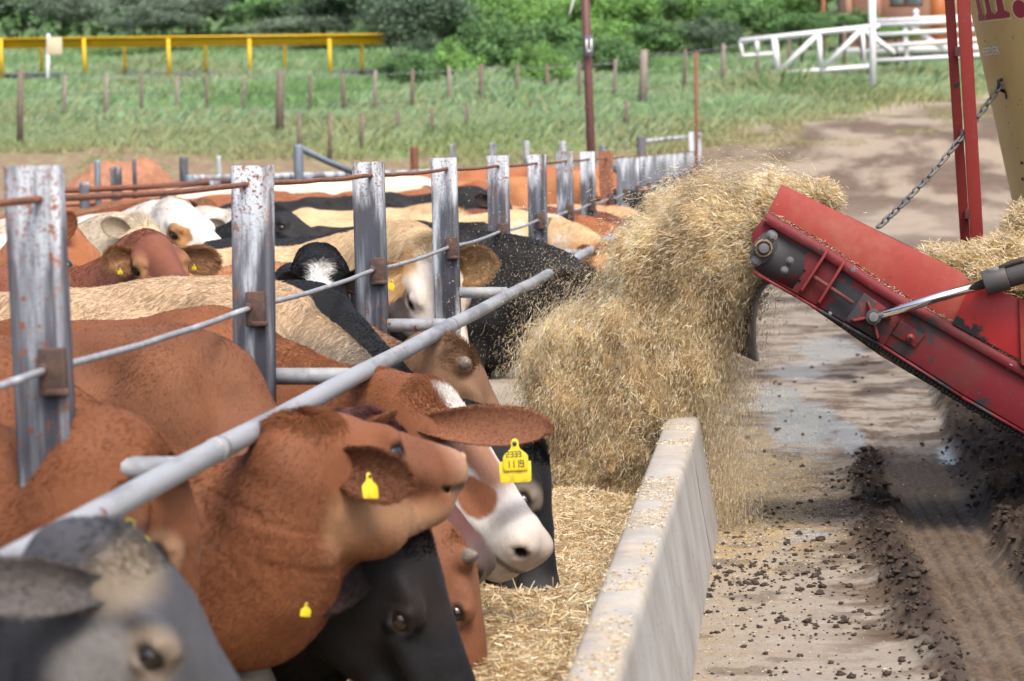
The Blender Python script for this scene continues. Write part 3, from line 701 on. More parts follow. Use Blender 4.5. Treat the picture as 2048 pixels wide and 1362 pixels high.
def m_road():
    m = mat('feed_road_surface', (.4, .35, .3), .85, 0, .22); t = NT(m); v = t.coord()
    n1 = t.noise(1.3, 6, .65, v); n2 = t.noise(40, 4, .7, v); n3 = t.noise(8, 4, .6, v)
    conc = t.ramp(n1, [(.3, (.195, .168, .135)), (.55, (.305, .27, .222)), (.75, (.40, .36, .30))])
    conc = t.mix(t.math('MULTIPLY', t.fr(n2, .5, .72), .5), conc, (.17, .125, .09))
    stre = t.math('ADD', t.fr(n3, .45, .62), t.math('MULTIPLY', n2, .2))
    conc = t.mix(t.math('MULTIPLY', stre, t.attr('straw', 'Fac')), conc, (.42, .30, .14))
    conc = t.mix(t.math('MULTIPLY', t.fr(t.math('ADD', n1, t.math('MULTIPLY', n3, .35)), .58, .78), t.attr('smear', 'Fac')), conc, (.10, .070, .046))
    mud = t.ramp(n3, [(.3, (.014, .010, .008)), (.7, (.048, .032, .023))])
    wetmud = t.mix(t.math('MULTIPLY', t.attr('track', 'Fac'), .75), mud, t.ramp(n2, [(.35, (.050, .034, .022)), (.65, (.150, .105, .066))]))
    c = t.mix(t.attr('mud', 'Fac'), conc, wetmud); W = t.attr('water', 'Fac')
    c = t.mix(t.math('MULTIPLY', W, .4), c, (.24, .22, .20)); t.base(c)
    r = t.math('SUBTRACT', .88, t.math('MULTIPLY', t.math('MULTIPLY', t.attr('mud', 'Fac'), .5), t.fr(n3, .55, .75)))
    r = t.math('SUBTRACT', r, t.math('MULTIPLY', W, .66)); t.rough(t.math('MAXIMUM', r, .2))
    b = t.math('MULTIPLY', n2, t.math('SUBTRACT', 1.0, W)); t.bump(b, .7, .012); return m
strawm = smooth(19, 14.5, RY) * smooth(10.8, 12.6, RY) * smooth(.75, .0, RX) + .25 * smooth(.2, -.4, RX)
o = put('feed_road', np.stack([RX, RY, RZ], -1).reshape(-1, 3), idx_quads(ny, nx), m_road(), attrs={
    'mud': mud.ravel(), 'track': (track * (1 - .8 * ridge)).ravel(), 'water': water.ravel(), 'straw': np.clip(strawm, 0, 1).ravel(), 'smear': np.clip(.35 + .75 * smooth(-.45, -.05, RX - e_l) + .5 * smooth(15, 20, RY), 0, 1).ravel()}, smooth_=True)
tag(o, kind='structure')
def road_z(x, y):
    i = np.clip(np.searchsorted(ry, y), 0, ny - 1); j = np.clip(np.searchsorted(rx, x), 0, nx - 1); return RZ[i, j]

# mud clods thrown on the concrete
def lumps(cs, rs, seed):
    r = np.random.default_rng(seed); u, F0 = None, None; mb = MB(); mb.ball((0, 0, 0), 1, 7, 6); S, SF = mb.V[0], np.array([list(f) + [f[-1]] * (4 - len(f)) for f in mb.F])
    F = [tuple(f) for f in mb.F]; VV, FF = [], []; m = len(S)
    for k, (c, q) in enumerate(zip(cs, rs)):
        d = 1 + .75 * (vnoise(S * 1.7 + r.random(3) * 50, 1.5, k) - .5) * 2
        VV.append(S * d[:, None] * q * np.array([1, 1.1, .6]) + c); FF += [tuple(i + k * m for i in f) for f in F]
    return np.concatenate(VV), FF
r_ = np.random.default_rng(5); cx, cy, cr = [], [], []
while len(cx) < 1100:
    px, py = r_.uniform(1375, 1850), r_.uniform(930, 1362); c = at_z(px, py, 0)
    dns = vnoise(c[None] * np.array([1, .7, 1]), 3, 61)[0] * .7 + .3 * math.exp(-((py - 1120) / 90) ** 2)
    if c[0] > np.interp(c[1], [9, 12.6, 15.6], [.47, .33, .42]) + .03 or r_.random() > dns ** 2.2 * 1.6: continue
    cx.append(c[0]); cy.append(c[1]); cr.append(.0022 + .0045 * r_.random() + .013 * r_.random() ** 6)
for _ in range(160):
    c = at_z(r_.uniform(1480, 1900), r_.uniform(640, 930), 0); cx.append(c[0]); cy.append(c[1]); cr.append(.004 + .014 * r_.random() ** 4)
for _ in range(17000):
    y_ = 8.4 + 8.6 * r_.random() ** 1.3; i_ = min(np.searchsorted(ry, y_), ny - 1); x_ = r_.uniform(.25, 2.2); j_ = min(np.searchsorted(rx, x_), nx - 1)
    if mudR[i_, j_] * .55 + .85 * ridge[i_, j_] + .25 * thin[i_, j_] - .35 * track[i_, j_] > r_.random() * 1.3: cx.append(x_); cy.append(y_); cr.append(.0028 + .006 * r_.random() + .019 * r_.random() ** 7)
cx, cy, cr = map(np.array, (cx, cy, cr)); V, F = lumps(np.stack([cx, cy, np.maximum(road_z(cx, cy), .004) + cr * .25], 1), cr, 6)
MMUD = attr_mat('mud', 'col', .75, .4, 90, .6); _t = NT(MMUD); _t.base(_t.ramp(_t.noise(60, 3), [(.3, (.020, .014, .010)), (.7, (.070, .047, .033))]))
tag(put('mud_clods', V, F, MMUD, smooth_=True), 'dark mud clods scattered over the concrete road', 'mud', kind='stuff')

# ------------------------------------------------------------------ straw helper
STRAW = np.array([(.77, .595, .375), (.84, .71, .50), (.67, .50, .29), (.87, .79, .63), (.50, .36, .20), (.63, .54, .31)])
MSTRAW = attr_mat('straw', 'col', .7, .18, 40, 0, .25)
_st = NT(MSTRAW); _tr = _st.n('ShaderNodeBsdfTranslucent'); _mx = _st.n('ShaderNodeMixShader'); _mx.inputs[0].default_value = .38
_st.l(_st.b.inputs['Base Color'].links[0].from_socket, _tr.inputs[0]); _st.l(_st.b.outputs[0], _mx.inputs[1]); _st.l(_tr.outputs[0], _mx.inputs[2]); _st.l(_mx.outputs[0], _st.t.nodes['Material Output'].inputs['Surface'])
def slivers(C, D, ln, wd, rg, pal=STRAW, dark=None):
    """flat chips of chopped straw with a bend: 6 vertices each"""
    n = len(C); D = nrm(D); R = nrm(np.cross(D, rg.normal(size=(n, 3)))); B = np.cross(D, R); h = ln[:, None] / 2
    bend = B * (rg.normal(0, .10, n) * ln)[:, None]; w_ = R * (wd[:, None] / 2)
    V = np.stack([C - D * h - w_, C - D * h + w_, C + bend - w_ * 1.15, C + bend + w_ * 1.15, C + D * h - w_ * .6, C + D * h + w_ * .6], 1).reshape(-1, 3)
    o = np.arange(n)[:, None] * 6; F = np.concatenate([o + np.array([0, 1, 3, 2]), o + np.array([2, 3, 5, 4])])
    c = pal[rg.integers(0, len(pal), n)] * (.65 + .6 * rg.random(n))[:, None]
    if dark is not None: c = c * dark[:, None]
    return V, F, np.repeat(np.clip(c, 0, .9), 6, 0)

# ------------------------------------------------------------------ concrete feed bunk
WO, WI, WE = -.398, -.566, 12.75         # outer and inner faces of the front wall, its far end
bunk = thing('feed_bunk', (-.95, 12, 0), 'pale concrete feed bunk with a low dusty front wall', 'feed bunk')
MCONC = m_concrete('bunk_concrete', (.375, .36, .335)); _t = NT(MCONC)
_n = _t.noise(130, 2, .5); _c = MCONC.node_tree.nodes['Principled BSDF'].inputs['Base Color'].links[0].from_socket
_sp = _t.n('ShaderNodeTexVoronoi'); _sp.inputs['Scale'].default_value = 22; _t.l(_t.coord(), _sp.inputs['Vector'])
_c = _t.mix(_t.math('MULTIPLY', _t.fr(_sp.outputs['Distance'], .13, .08), _t.fr(_t.noise(7, 2), .48, .55)), _c, (.05, .035, .025)); _c = _t.mix(_t.math('MULTIPLY', _t.fr(_t.noise(2.6, 6, .7), .48, .66), .40), _c, (.20, .17, .135))
_dust = _t.math('MULTIPLY', _t.attr('top', 'Fac'), _t.fr(_t.noise(14, 5, .75), .42, .62)); _c = _t.mix(_t.math('MULTIPLY', _dust, .45), _c, (.50, .39, .25)); _t.base(_c)
def wall_run(y0, y1, n, jag):
    prof = np.array([(-.332, -.02), (-.338, .06), (-.375, .30), (WO - .004, .485), (WO - .010, .518), (WO - .026, .533), (-.49, .535), (WI + .022, .533), (WI + .007, .520), (WI, .49), (WI - .01, .2), (WI - .02, .0)])
    ys = np.linspace(y0, y1, n); V = []; top = []
    for y in ys:
        e = min(abs(y - y0), abs(y - y1)); sh = 1 - .12 * math.exp(-e / .02)
        for k, (x, z) in enumerate(prof):
            q = np.array([[x * 7, y * 2.0, z * 7]]); d = (fbm(q * np.array([[1, .35, 1]]), 1, 3, 5)[0] - .5) * .006 + (vnoise(q, 9, 6)[0] - .5) * .004 * jag
            cx_ = -.5; V.append((cx_ + (x - cx_) * (sh if z > .3 else 1) + d + (.028 * (12.75 - y) / 6.5 if x < -.5 else 0), y, z * (1 - .015 * math.exp(-e / .02)) + d * .7)); top.append(1.0 if 4 <= k <= 8 else 0.0)
    m = len(prof); F = [(i * m + k, i * m + k + 1, (i + 1) * m + k + 1, (i + 1) * m + k) for i in range(n - 1) for k in range(m - 1)]
    F += [tuple(range(m)), tuple(range(n * m - 1, (n - 1) * m - 1, -1))]; return V, F, top
a = wall_run(2.5, 11.44, 240, 1); b = wall_run(11.455, WE, 40, 1); nA = len(a[0])
put('front_wall', np.array(a[0] + b[0]), a[1] + [tuple(i + nA for i in f) for f in b[1]], MCONC, bunk, attrs={'top': np.array(a[2] + b[2])}, smooth_=True)
mb = MB(); mb.prism([(-1.80, -.02), (-1.30, -.02), (-1.30, .30), (-1.34, .44), (-1.38, .47), (-1.76, .47), (-1.80, .44)], 46, (0, 2.5, 0), (1, 0, 0), (0, 0, 1), (0, 1, 0)); mb.build('rear_curb', m_concrete('curb_concrete', (.36, .31, .25)), bunk, bevel=.01)
mb = MB(); mb.box((-.94, 7.6, .05), (.74, 10.2, .10)); mb.build('bunk_floor', MCONC, bunk)

# feed lying in the bunk
rg = np.random.default_rng(11)
fy, fx = np.linspace(3, 14.6, 380), np.linspace(-1.31, WI - .005, 60); FX, FY = np.meshgrid(fx, fy)
def feed_z(x, y):
    P = np.stack([x, y, 0 * x], -1).reshape(-1, 3); u = (np.asarray(x) + .95) / .37
    return np.interp(y, [9, 11.5, 13], [.26, .17, .12]) + .05 * (1 - u ** 2) + ((fbm(P, 4, 4, 3) - .5) * .15).reshape(np.shape(x))
V0 = np.stack([FX, FY, feed_z(FX, FY)], -1).reshape(-1, 3); n0 = len(V0)
n = 60000; wy = rg.random(n); sy = 6.0 + 7.6 * wy ** 1.0; sx = rg.uniform(-1.3, WI, n)
C = np.stack([sx, sy, feed_z(sx, sy) + rg.uniform(-.002, .016, n)], 1); D = rg.normal(size=(n, 3)) * np.array([1, 1, .35])
lnn = np.clip(rg.gamma(2.2, .018, n), .010, .13); Vs, Fs, Cs = slivers(C, D, lnn, rg.uniform(.002, .0048, n), rg)
cb = (np.array([.36, .26, .13])[None] * (.6 + .8 * fbm(V0, 22, 3, 4))[:, None])
F0 = idx_quads(380, 60)
MFEED = MSTRAW
tag(put('feed', np.concatenate([V0, Vs]), np.concatenate([F0, Fs + n0]), MFEED, attrs={'col': np.concatenate([cb, Cs])}), 'chopped straw feed lying along the bunk floor', 'feed', kind='stuff')

# chaff on wall top, road and around
n = 4200; sx = rg.uniform(WI + .01, WO - .01, n); sy = rg.uniform(6, WE, n); keep = vnoise(np.stack([sx * 2, sy, 0 * sx], 1), 3, 8) > .42; sx, sy = sx[keep], sy[keep]; n = len(sx)
A1 = slivers(np.stack([np.maximum(sx, WI + .012 + .028 * (12.75 - sy) / 6.5), sy, np.full(n, .538)], 1), rg.normal(size=(n, 3)) * np.array([1, 1, .08]), rg.uniform(.004, .016, n), rg.uniform(.0015, .004, n), rg)
n = 24000; sx = np.abs(rg.normal(0, .30, n)) - .36; sy = np.where(rg.random(n) < .8, rg.normal(13.9, 1.0, n), rg.uniform(8.5, 20, n)); k = (sx < 1.0) & (sy > 7); sx, sy = sx[k], sy[k]; n = len(sx)
A2 = slivers(np.stack([sx, sy, np.maximum(road_z(sx, sy), .004) + .004], 1), rg.normal(size=(n, 3)) * np.array([1, 1, .1]), rg.uniform(.004, .014, n), rg.uniform(.0015, .0032, n), rg, dark=np.full(n, .8))
def joinm(L):
    V, F, C_, o = [], [], [], 0
    for v, f, c in L: V.append(v); F.append(f + o); C_.append(c); o += len(v)
    return np.concatenate(V), np.concatenate(F), np.concatenate(C_)
V, F, C_ = joinm([A1, A2]); tag(put('spilled_straw', V, F, MSTRAW, attrs={'col': C_}), 'loose straw chaff strewn on the wall top and road', 'straw', kind='stuff')

# ------------------------------------------------------------------ feed line fence
XF = -1.622
def post_y(n): return .273e-3 * 1.6 * FPX * (n + 2.43)
fence = thing('feed_fence', (XF, 20, 0), 'weathered galvanised post fence with neck rail and cables along the feed bunk', 'fence')
MG1 = m_galv('galvanised_old', (.43, .475, .52), .75, 1.0, 34); MG2 = m_galv('galvanised_pale', (.44, .48, .52), .25, .85); MG3 = m_galv('galvanised_pipe', (.29, .305, .325), .2, .5, 14, 1)
MRUST = m_rust('rust'); MRUSTD = m_rust('rust_dark', (.085, .048, .036), (.04, .028, .024), 45)
def chan(mb, x, y, z0, z1, wd=.122, dp=.062, lean=(0, 0), R=None):
    h = wd / 2; q = .012; t = .004
    outl = [(-h, dp), (-h, q), (-h + q * .3, q * .3), (-h + q, 0), (h - .024, 0), (h - .020, -.004), (h - .012, -.004), (h - .004, 0), (h, .006), (h, dp), (h - .016, dp), (h - .016, dp - t), (h - t, dp - t), (h - t, .010), (h - q, t), (-h + q, t), (-h + t, q), (-h + t, dp - t), (-h + .016, dp - t), (-h + .016, dp)]
    n = len(outl); V = []
    for z in (z0, z1):
        for a, b in outl: V.append((x + a + lean[0] * (z - z0), y + b + lean[1] * (z - z0), z))
    mb.add(V, [tuple(range(n - 1, -1, -1)), tuple(range(n, 2 * n))] + [(i, (i + 1) % n, n + (i + 1) % n, n + i) for i in range(n)])
rg = np.random.default_rng(3)
Zrod, Zcab, XP, Zneck = 1.75 - .0485 * 1.6, 1.75 - .2845 * 1.6, -1.32, 1.75 - .5115 * 1.32
for n in range(-2, 20):
    y = post_y(n) - (.10 if n == 1 else 0); new = n >= 9; ln = rg.normal(0, .006, 2); zt = (1.73 if n else 1.75) if not new else 1.66
    if n >= 18: zt = 2.03
    mb = MB(); chan(mb, XF + (.008 if n == 0 else 0), y, .42, zt + rg.normal(0, .006), lean=ln)
    mt = MG2 if new else MG1
    if n == 8: mt = MRUST
    p = mb.build('post', mt, fence)
    mb = MB(); mb.box((XF + .032, y - .010, Zcab + .002), (.058, .030, .105)); mb.box((XF + .045, y - .022, Zcab - .042), (.05, .012, .016)); mb.tube([(XF + .012, y - .034, Zcab + .01), (XF + .012, y - .02, Zcab + .01)], .013, 8)
    mb.build('clamp_plate', MRUSTD, p, bevel=.004)
ys = [post_y(n) for n in range(-2, 19)]
def rod(name, x, z, r, m, sag, y0=None, y1=None, wig=.004):
    pts, rr = [], np.random.default_rng(int(abs(z) * 1000))
    for i in range(len(ys) - 1):
        for k in range(8):
            u = k / 8; y = ys[i] + (ys[i + 1] - ys[i]) * u; pts.append((x + rr.normal(0, wig * .5), y, z - sag * 4 * u * (1 - u) + rr.normal(0, wig * .35)))
    pts.append((x, ys[-1], z)); mb = MB(); mb.tube(pts, r, 10); return mb.build(name, m, fence, smooth_=True)
rod('top_rod', XF + .012, Zrod, .0085, MRUST, .006)
rod('lower_cable', XF + .012, Zcab + .006, .0085, m_galv('cable_steel', (.45, .47, .50), .4, .5), .010, wig=.002)
pts = []
for i, n in enumerate(np.arange(-2, 19, .5)):
    y = post_y(n); pts.append((XP + .005 * math.sin(n * 1.7), y, Zneck + .006 * math.sin(n * 1.1 + 1) - (.004 if n % 1 else 0)))
mb = MB(); mb.tube(pts, .028, 18)
for n in (-1, 0.16, 2.02, 5, 8):
    y = post_y(n); j = np.interp(y, [p_[1] for p_ in pts], range(len(pts))); i = int(j); f_ = j - i; p_ = np.array(pts[i]) * (1 - f_) + np.array(pts[i + 1]) * f_
    mb.tube([p_ - [0, .035, 0], p_ + [0, .035, 0]], .0300, 18)
mb.build('neck_rail', MG3, fence, smooth_=True)
for n in range(-2, 19):
    y = post_y(n); mb = MB(); mb.tube([(XF + .02, y + .03, Zneck + .008), (XP - .015, y + .03, Zneck + .004)], .026, 12); mb.build('bracket', MG3, fence, smooth_=True)
# end panel of the fence
mb = MB(); mb.tube([at(1290, 282, 49), at(1400, 272, 50)], .035, 8); mb.build('end_rail', MG2, fence)

# ------------------------------------------------------------------ pen fences behind the cattle
MDARKP = m_galv('pipe_dark', (.16, .17, .19), .4, .9); MBLUEP = m_galv('pipe_blue_grey', (.20, .26, .32), .2, .4)
pf = thing('pen_fence', at(700, 345, 34) * [1, 1, 0], 'grey pipe rail fence crossing behind the crowded cattle', 'fence')
def rail(p0, p1, r, m, parent, name='rail'):
    mb = MB(); mb.tube([p0, (np.array(p0) + p1) / 2 - [0, 0, .01], p1], r, 10); return mb.build(name, m, parent, smooth_=True)
def vpost(px, py, Y, r, m, parent, name='post', z0=0.0):
    t_ = at(px, py, Y); mb = MB(); mb.tube([(t_[0], t_[1], z0), t_ - [0, 0, .03], t_], [r, r, r * .92], 10); return mb.build(name, m, parent, smooth_=True)
rail(at(380, 358, 30), at(1240, 333, 38), .045, MG2, pf); rail(at(600, 385, 30), at(1240, 338, 37), .05, MDARKP, pf); rail(at(60, 384, 24), at(470, 362, 29), .03, MRUST, pf)
rail(at(60, 412, 25), at(470, 398, 29), .018, MRUST, pf); rail(at(380, 395, 30), at(640, 392, 31), .03, MDARKP, pf)
for px, py, Y, r, m in [(367, 313, 30, .05, MDARKP), (378, 350, 30, .055, MBLUEP), (412, 356, 30, .035, MRUST), (596, 289, 30, .055, MBLUEP), (616, 352, 30, .06, MBLUEP), (430, 362, 28, .06, MG2), (437, 312, 33, .03, MG2), (328, 384, 26, .04, MG2),
                    (168, 364, 22, .042, MG2), (194, 320, 26, .03, MBLUEP), (231, 333, 27, .06, MG1), (268, 318, 27, .022, MDARKP), (303, 395, 25, .03, MG2), (1283, 272, 44, .075, MDARKP), (985, 285, 40, .05, MG1), (1052, 282, 42, .05, MG1), (1125, 283, 42, .055, MG1), (1205, 290, 42, .055, MG1), (828, 293, 40, .06, MRUST), (905, 288, 41, .04, MG1)]:
    vpost(px, py, Y, r, m, pf)
rail(at(600, 296, 30), at(706, 345, 31), .035, MBLUEP, pf, 'brace')
# red soil heap behind the pen
hc = at(245, 330, 46); hx, hy = np.meshgrid(np.linspace(-1, 1, 70), np.linspace(-1, 1, 70)); hr = np.hypot(hx, hy)
hz = np.maximum(0, 1 - hr ** 1.6) ** 1.0; PP = np.stack([hx * 3, hy * 3, 0 * hx], -1).reshape(-1, 3)
HZ = hz * 1.85 * (.85 + .3 * fbm(PP, 1.5, 3, 2).reshape(hx.shape)) + (fbm(PP, 6, 3, 4).reshape(hx.shape) - .5) * .22 * (hz > 0) - .05
m_ = mat('red_soil', (.30, .13, .07), .95); _t = NT(m_); _n = _t.noise(4, 5, .7); _t.base(_t.ramp(_n, [(.3, (.20, .085, .045)), (.7, (.42, .20, .115))])); _t.bump(_n, .6, .08)
o = put('soil_heap', np.stack([hx * 2.3 + hc[0], hy * 2.2 + hc[1], HZ], -1).reshape(-1, 3), idx_quads(70, 70), m_, loc=(hc[0], hc[1], 0), smooth_=True); tag(o, 'rounded heap of red soil behind the pen', 'soil heap')
# ------------------------------------------------------------------ feeder wagon with discharge conveyor
wag = thing('feeder_wagon', (2.14, 13.6, 0), 'worn yellow feeder wagon with red discharge conveyor, ladder and chain', 'feed wagon')
YC = 12.20                                                   # near plane of the conveyor side
MRED = m_paint('conveyor_red', (.150, .012, .018), (.026, .028, .034), 1.05, 4.6, .6)
MRED2 = m_paint('flare_red', (.255, .029, .021), (.11, .022, .02), .2, 8, .62)
MREDL = m_paint('ladder_red', (.24, .030, .026), (.05, .03, .03), .25, 7, .45)
_t = NT(MRED2); _c = MRED2.node_tree.nodes['Principled BSDF'].inputs['Base Color'].links[0].from_socket; _v = _t.n('ShaderNodeTexVoronoi'); _v.inputs['Scale'].default_value = 9; _t.l(_t.coord(), _v.inputs['Vector']); _c = _t.mix(_t.math('MULTIPLY', _t.fr(_v.outputs['Distance'], .20, .15), _t.math('MULTIPLY', _t.fr(_t.noise(4, 2), .45, .55), .55)), _c, (.20, .02, .02)); _c = _t.mix(_t.math('MULTIPLY', _t.fr(_t.noise(1.7, 5, .7), .42, .68), .30), _c, (.33, .20, .13)); _t.base(_c)
for _m in (MRED,):
    _t = NT(_m); _c = _m.node_tree.nodes['Principled BSDF'].inputs['Base Color'].links[0].from_socket; _t.base(_t.mix(_t.math('MULTIPLY', _t.fr(_t.noise(3.1, 5, .7), .45, .7), .35), _c, (.085, .05, .042)))
MBLK = mat('grease_black', (.018, .018, .020), .5); MSTEEL = m_galv('bolt_steel', (.20, .20, .20), .6, .6, 60)
MCHROME = mat('chrome', (.75, .76, .78), .12, 1.0); MHYD = m_paint('cylinder_grey', (.07, .065, .065), (.16, .05, .035), .35, 12, .5)
MRUB = m_paint('rubber', (.05, .042, .036), (.12, .085, .05), .6, 5, .8)
def q2(px, py, Y=YC): p = at(px, py, Y); return p[0], p[2]
def plate(pts, Y, depth): mb = MB(); return mb.prism([q2(*p) for p in pts], depth, (0, Y, 0), (1, 0, 0), (0, 0, 1), (0, 1, 0))
# channel web: slightly recessed plate with folded edges
web = [(1537, 423), (1505, 465), (1509, 540), (1594, 588), (1687, 643), (1766, 687), (1925, 789), (2048, 860), (2150, 920), (2150, 790), (2048, 727), (1872, 626), (1819, 599), (1748, 555), (1651, 489)]
side = plate(web, YC, .012).build('side_panel', MRED, wag, bevel=.003)
def strip(pts, Y0, Y1, w, name, m, par):
    """a folded edge: ribbon of width w following a line, standing out between Y0 and Y1"""
    mb = MB(); P = np.array([(at(px, py, YC)[0], at(px, py, YC)[2]) for px, py in pts])
    for a, b in zip(P[:-1], P[1:]):
        d = nrm(b - a); n = np.array([-d[1], d[0]]); mb.prism([a, b, b + n * w, a + n * w], Y1 - Y0, (0, Y0, 0), (1, 0, 0), (0, 0, 1), (0, 1, 0))
    return mb.build(name, m, par)
strip([(1509, 542), (1594, 590), (1687, 645), (1766, 689), (1925, 791), (2048, 862), (2150, 922)], YC - .035, YC - .002, -.012, 'bottom_lip', MRED, wag)
# top ledge: sloping fold between flare and web
a = [(1537, 423), (1651, 489), (1748, 555), (1819, 599), (1872, 626), (2048, 727), (2150, 790)]
V = [];
for px, py in a:
    p = at(px, py, YC); V += [p + [0, .010, 0.004], p + [0, .002, .002], p + np.array([-.022, -.024, -.046]), p + np.array([-.024, -.001, -.050])]
F = [(4 * i + k, 4 * i + k + 1, 4 * i + 5 + k, 4 * i + 4 + k) for i in range(len(a) - 1) for k in range(3)]
put('top_fold', V, F, MRED, wag)
# flare plate leaning back
fl = [(1563, 368), (1538, 420), (1651, 486), (1748, 552), (1819, 596), (1872, 623), (1960, 673), (1925, 545)]
low = [(1538, 420), (1651, 486), (1748, 552), (1819, 596), (1872, 623), (1960, 673)]; upl = [(1563, 368), (1680, 425), (1775, 472), (1850, 508), (1925, 545), (1965, 600)]
V = [];
for (a_, b_), (c_, d_) in zip(low, upl): p0 = at(a_, b_, YC + .004); p1 = at(c_, d_, YC + .05); V += [p0, p1, p1 + [0, .009, 0], p0 + [0, .009, 0]]
F = [(4 * i + k, 4 * i + 4 + k, 4 * i + 4 + (k + 1) % 4, 4 * i + (k + 1) % 4) for i in range(5) for k in range(4)] + [(0, 1, 2, 3), (23, 22, 21, 20)]
put('flare_plate', V, F, MRED2, wag, bevel=.0015)
gus = [(1905, 648), (1945, 560), (2039, 597), (2150, 660), (2150, 786), (2048, 724)]
plate(gus, YC - .012, .010).build('hinge_plate', m_paint('hinge_red', (.34, .026, .028), (.022, .024, .028), .62, 3.0, .4), wag, bevel=.002)
plate([(2036, 596), (2150, 650), (2150, 790), (2041, 728)], YC - .035, .02).build('frame_plate', MRED2, wag, bevel=.003)
# far side panel and belt
plate([(1563, 372), (1538, 423), (1505, 465), (1509, 540), (1766, 687), (2048, 860), (2150, 920), (2150, 660), (1925, 548)], YC + .74, .012).build('side_panel', MRED, wag)
mb = MB(); b0 = [at(px, py, YC)[[0, 2]] for px, py in [(1528, 470), (1519, 500), (1530, 527), (1606, 577), (1700, 635), (1760, 676), (1850, 745), (1950, 818), (2060, 892), (2150, 950)]]; b1 = [at(px, py, YC)[[0, 2]] for px, py in [(2150, 690), (2048, 640), (1850, 545), (1700, 470), (1560, 440)]]
mb.prism([tuple(p) for p in b0 + b1], .60, (0, YC + .115, 0), (1, 0, 0), (0, 0, 1), (0, 1, 0)); mb.build('belt', MRUB, wag)
# return belt sagging below
pts = [(1540, 562), (1606, 604), (1687, 660), (1760, 712), (1850, 765), (1950, 822), (2060, 890), (2150, 945)]
mb = MB(); P = [at(px, py, YC)[[0, 2]] for px, py in pts]
for u, v in zip(P[:-1], P[1:]): mb.prism([u, v, v + [0, .055], u + [0, .055]], .66, (0, YC + .03, 0), (1, 0, 0), (0, 0, 1), (0, 1, 0))
mb.build('return_belt', MRUB, wag)
# underside grime
mb = MB()
for i, (px, py) in enumerate(zip(np.linspace(1690, 2120, 60), np.interp(np.linspace(1690, 2120, 60), [1690, 1766, 1925, 2048, 2120], [648, 695, 800, 872, 915]))):
    mb.ball(at(px, py + 3, YC + .02), (.018, .03, .012 + .012 * rng.random()), 6, 5)
mb.build('grime', MBLK, wag)
# flange bearing
def bolt(px, py, r, Y=YC, m=MSTEEL, par=wag, name='bolt', h=.016):
    c = at(px, py, Y); mb = MB(); mb.tube([c + [0, .004, 0], c - [0, h, 0]], r, 6); mb.tube([c + [0, .004, 0], c - [0, .004, 0]], r * 1.5, 12); return mb.build(name, m, par, bevel=.0015)
MBEAR = m_paint('bearing_iron', (.055, .055, .055), (.13, .07, .045), .5, 20, .6)
c = at(1528, 496, YC); ax_ = nrm(at(1546, 472, YC) - at(1512, 523, YC)); px_ = np.cross(ax_, [0, 1., 0])
o_ = [c + ax_ * a * .001 + px_ * b * .001 for a, b in [(-78, -18), (-72, -26), (-40, -44), (0, -50), (40, -44), (72, -26), (78, -18), (78, 18), (72, 26), (40, 44), (0, 50), (-40, 44), (-72, 26), (-78, 18)]]
mb = MB(); n = len(o_); P = np.array(o_); mb.add(np.concatenate([P - [0, .014, 0], P - [0, .001, 0]]), [tuple(range(n)), tuple(range(2 * n - 1, n - 1, -1))] + [(i, n + i, n + (i + 1) % n, (i + 1) % n) for i in range(n)])
mb.tube([c - [0, .010, 0], c - [0, .036, 0], c - [0, .042, 0]], [.043, .040, .033], 20); br = mb.build('bearing', MBEAR, wag, bevel=.002)
mb = MB(); mb.tube([c - [0, .03, 0], c - [0, .062, 0]], .022, 16); mb.build('shaft', MSTEEL, br, bevel=.002)
mb = MB(); rr = np.random.default_rng(2)
for k in range(26): a_ = rr.uniform(0, 6.28); mb.tube([c + .040 * np.array([math.cos(a_), 0, math.sin(a_)]) - [0, .045, 0], c + .034 * np.array([math.cos(a_ + .8), 0, math.sin(a_ + .8)]) - [0, .050, 0]], .0018, 4)
mb.build('caught_straw', mat('twine', (.26, .18, .10), .8), br)
bolt(1544, 471, .017, YC - .012, par=br); bolt(1512, 522, .016, YC - .012, par=br); bolt(1580, 521, .012); bolt(1569, 540, .012); bolt(1706, 540, .013); bolt(2020, 732, .012); bolt(1660, 627, .006)
bolt(1564, 385, .007, YC + .06, name='rivet'); bolt(1595, 399, .007, YC + .06, name='rivet'); bolt(1761, 478, .006, YC + .06, name='rivet')
for p0, p1 in (((1585, 522), (1612, 540)), ((1575, 545), (1602, 560))):
    strip([p0, p1], YC - .003, YC - .001, -.010, 'slot', MBLK, wag)
# grease around the bearing
plate([(1542, 455), (1560, 470), (1612, 505), (1606, 545), (1585, 577), (1512, 540), (1514, 500)], YC - .0035, .002).build('grease_patch', m_paint('grease', (.045, .045, .05), (.13, .018, .02), .5, 9, .55), wag)
# fins
def fin(p0, p1, h, th, name='rib', m=MRED, base_=YC):
    a, b = at(*p0, base_), at(*p1, base_); d = nrm(b - a); n = np.cross(d, [0, 1., 0]); mb = MB()
    Vv = [a + n * th / 2, a - n * th / 2, b - n * th / 2, b + n * th / 2]; t_ = [v - [0, h, 0] for v in (a + n * th / 2 + d * h * .3, a - n * th / 2 + d * h * .3, b - n * th / 2 - d * h * .3, b + n * th / 2 - d * h * .3)]
    mb.add(np.array(Vv + t_), [(3, 2, 1, 0), (4, 5, 6, 7), (0, 1, 5, 4), (1, 2, 6, 5), (2, 3, 7, 6), (3, 0, 4, 7)]); return mb.build(name, m, wag, bevel=.002)
MREDW = m_paint('worn_red', (.20, .030, .028), (.26, .17, .12), .55, 9, .5)
fin((1657, 497), (1599, 586), .055, .012, m=MREDW); fin((1690, 520), (1634, 610), .055, .012, m=MREDW)
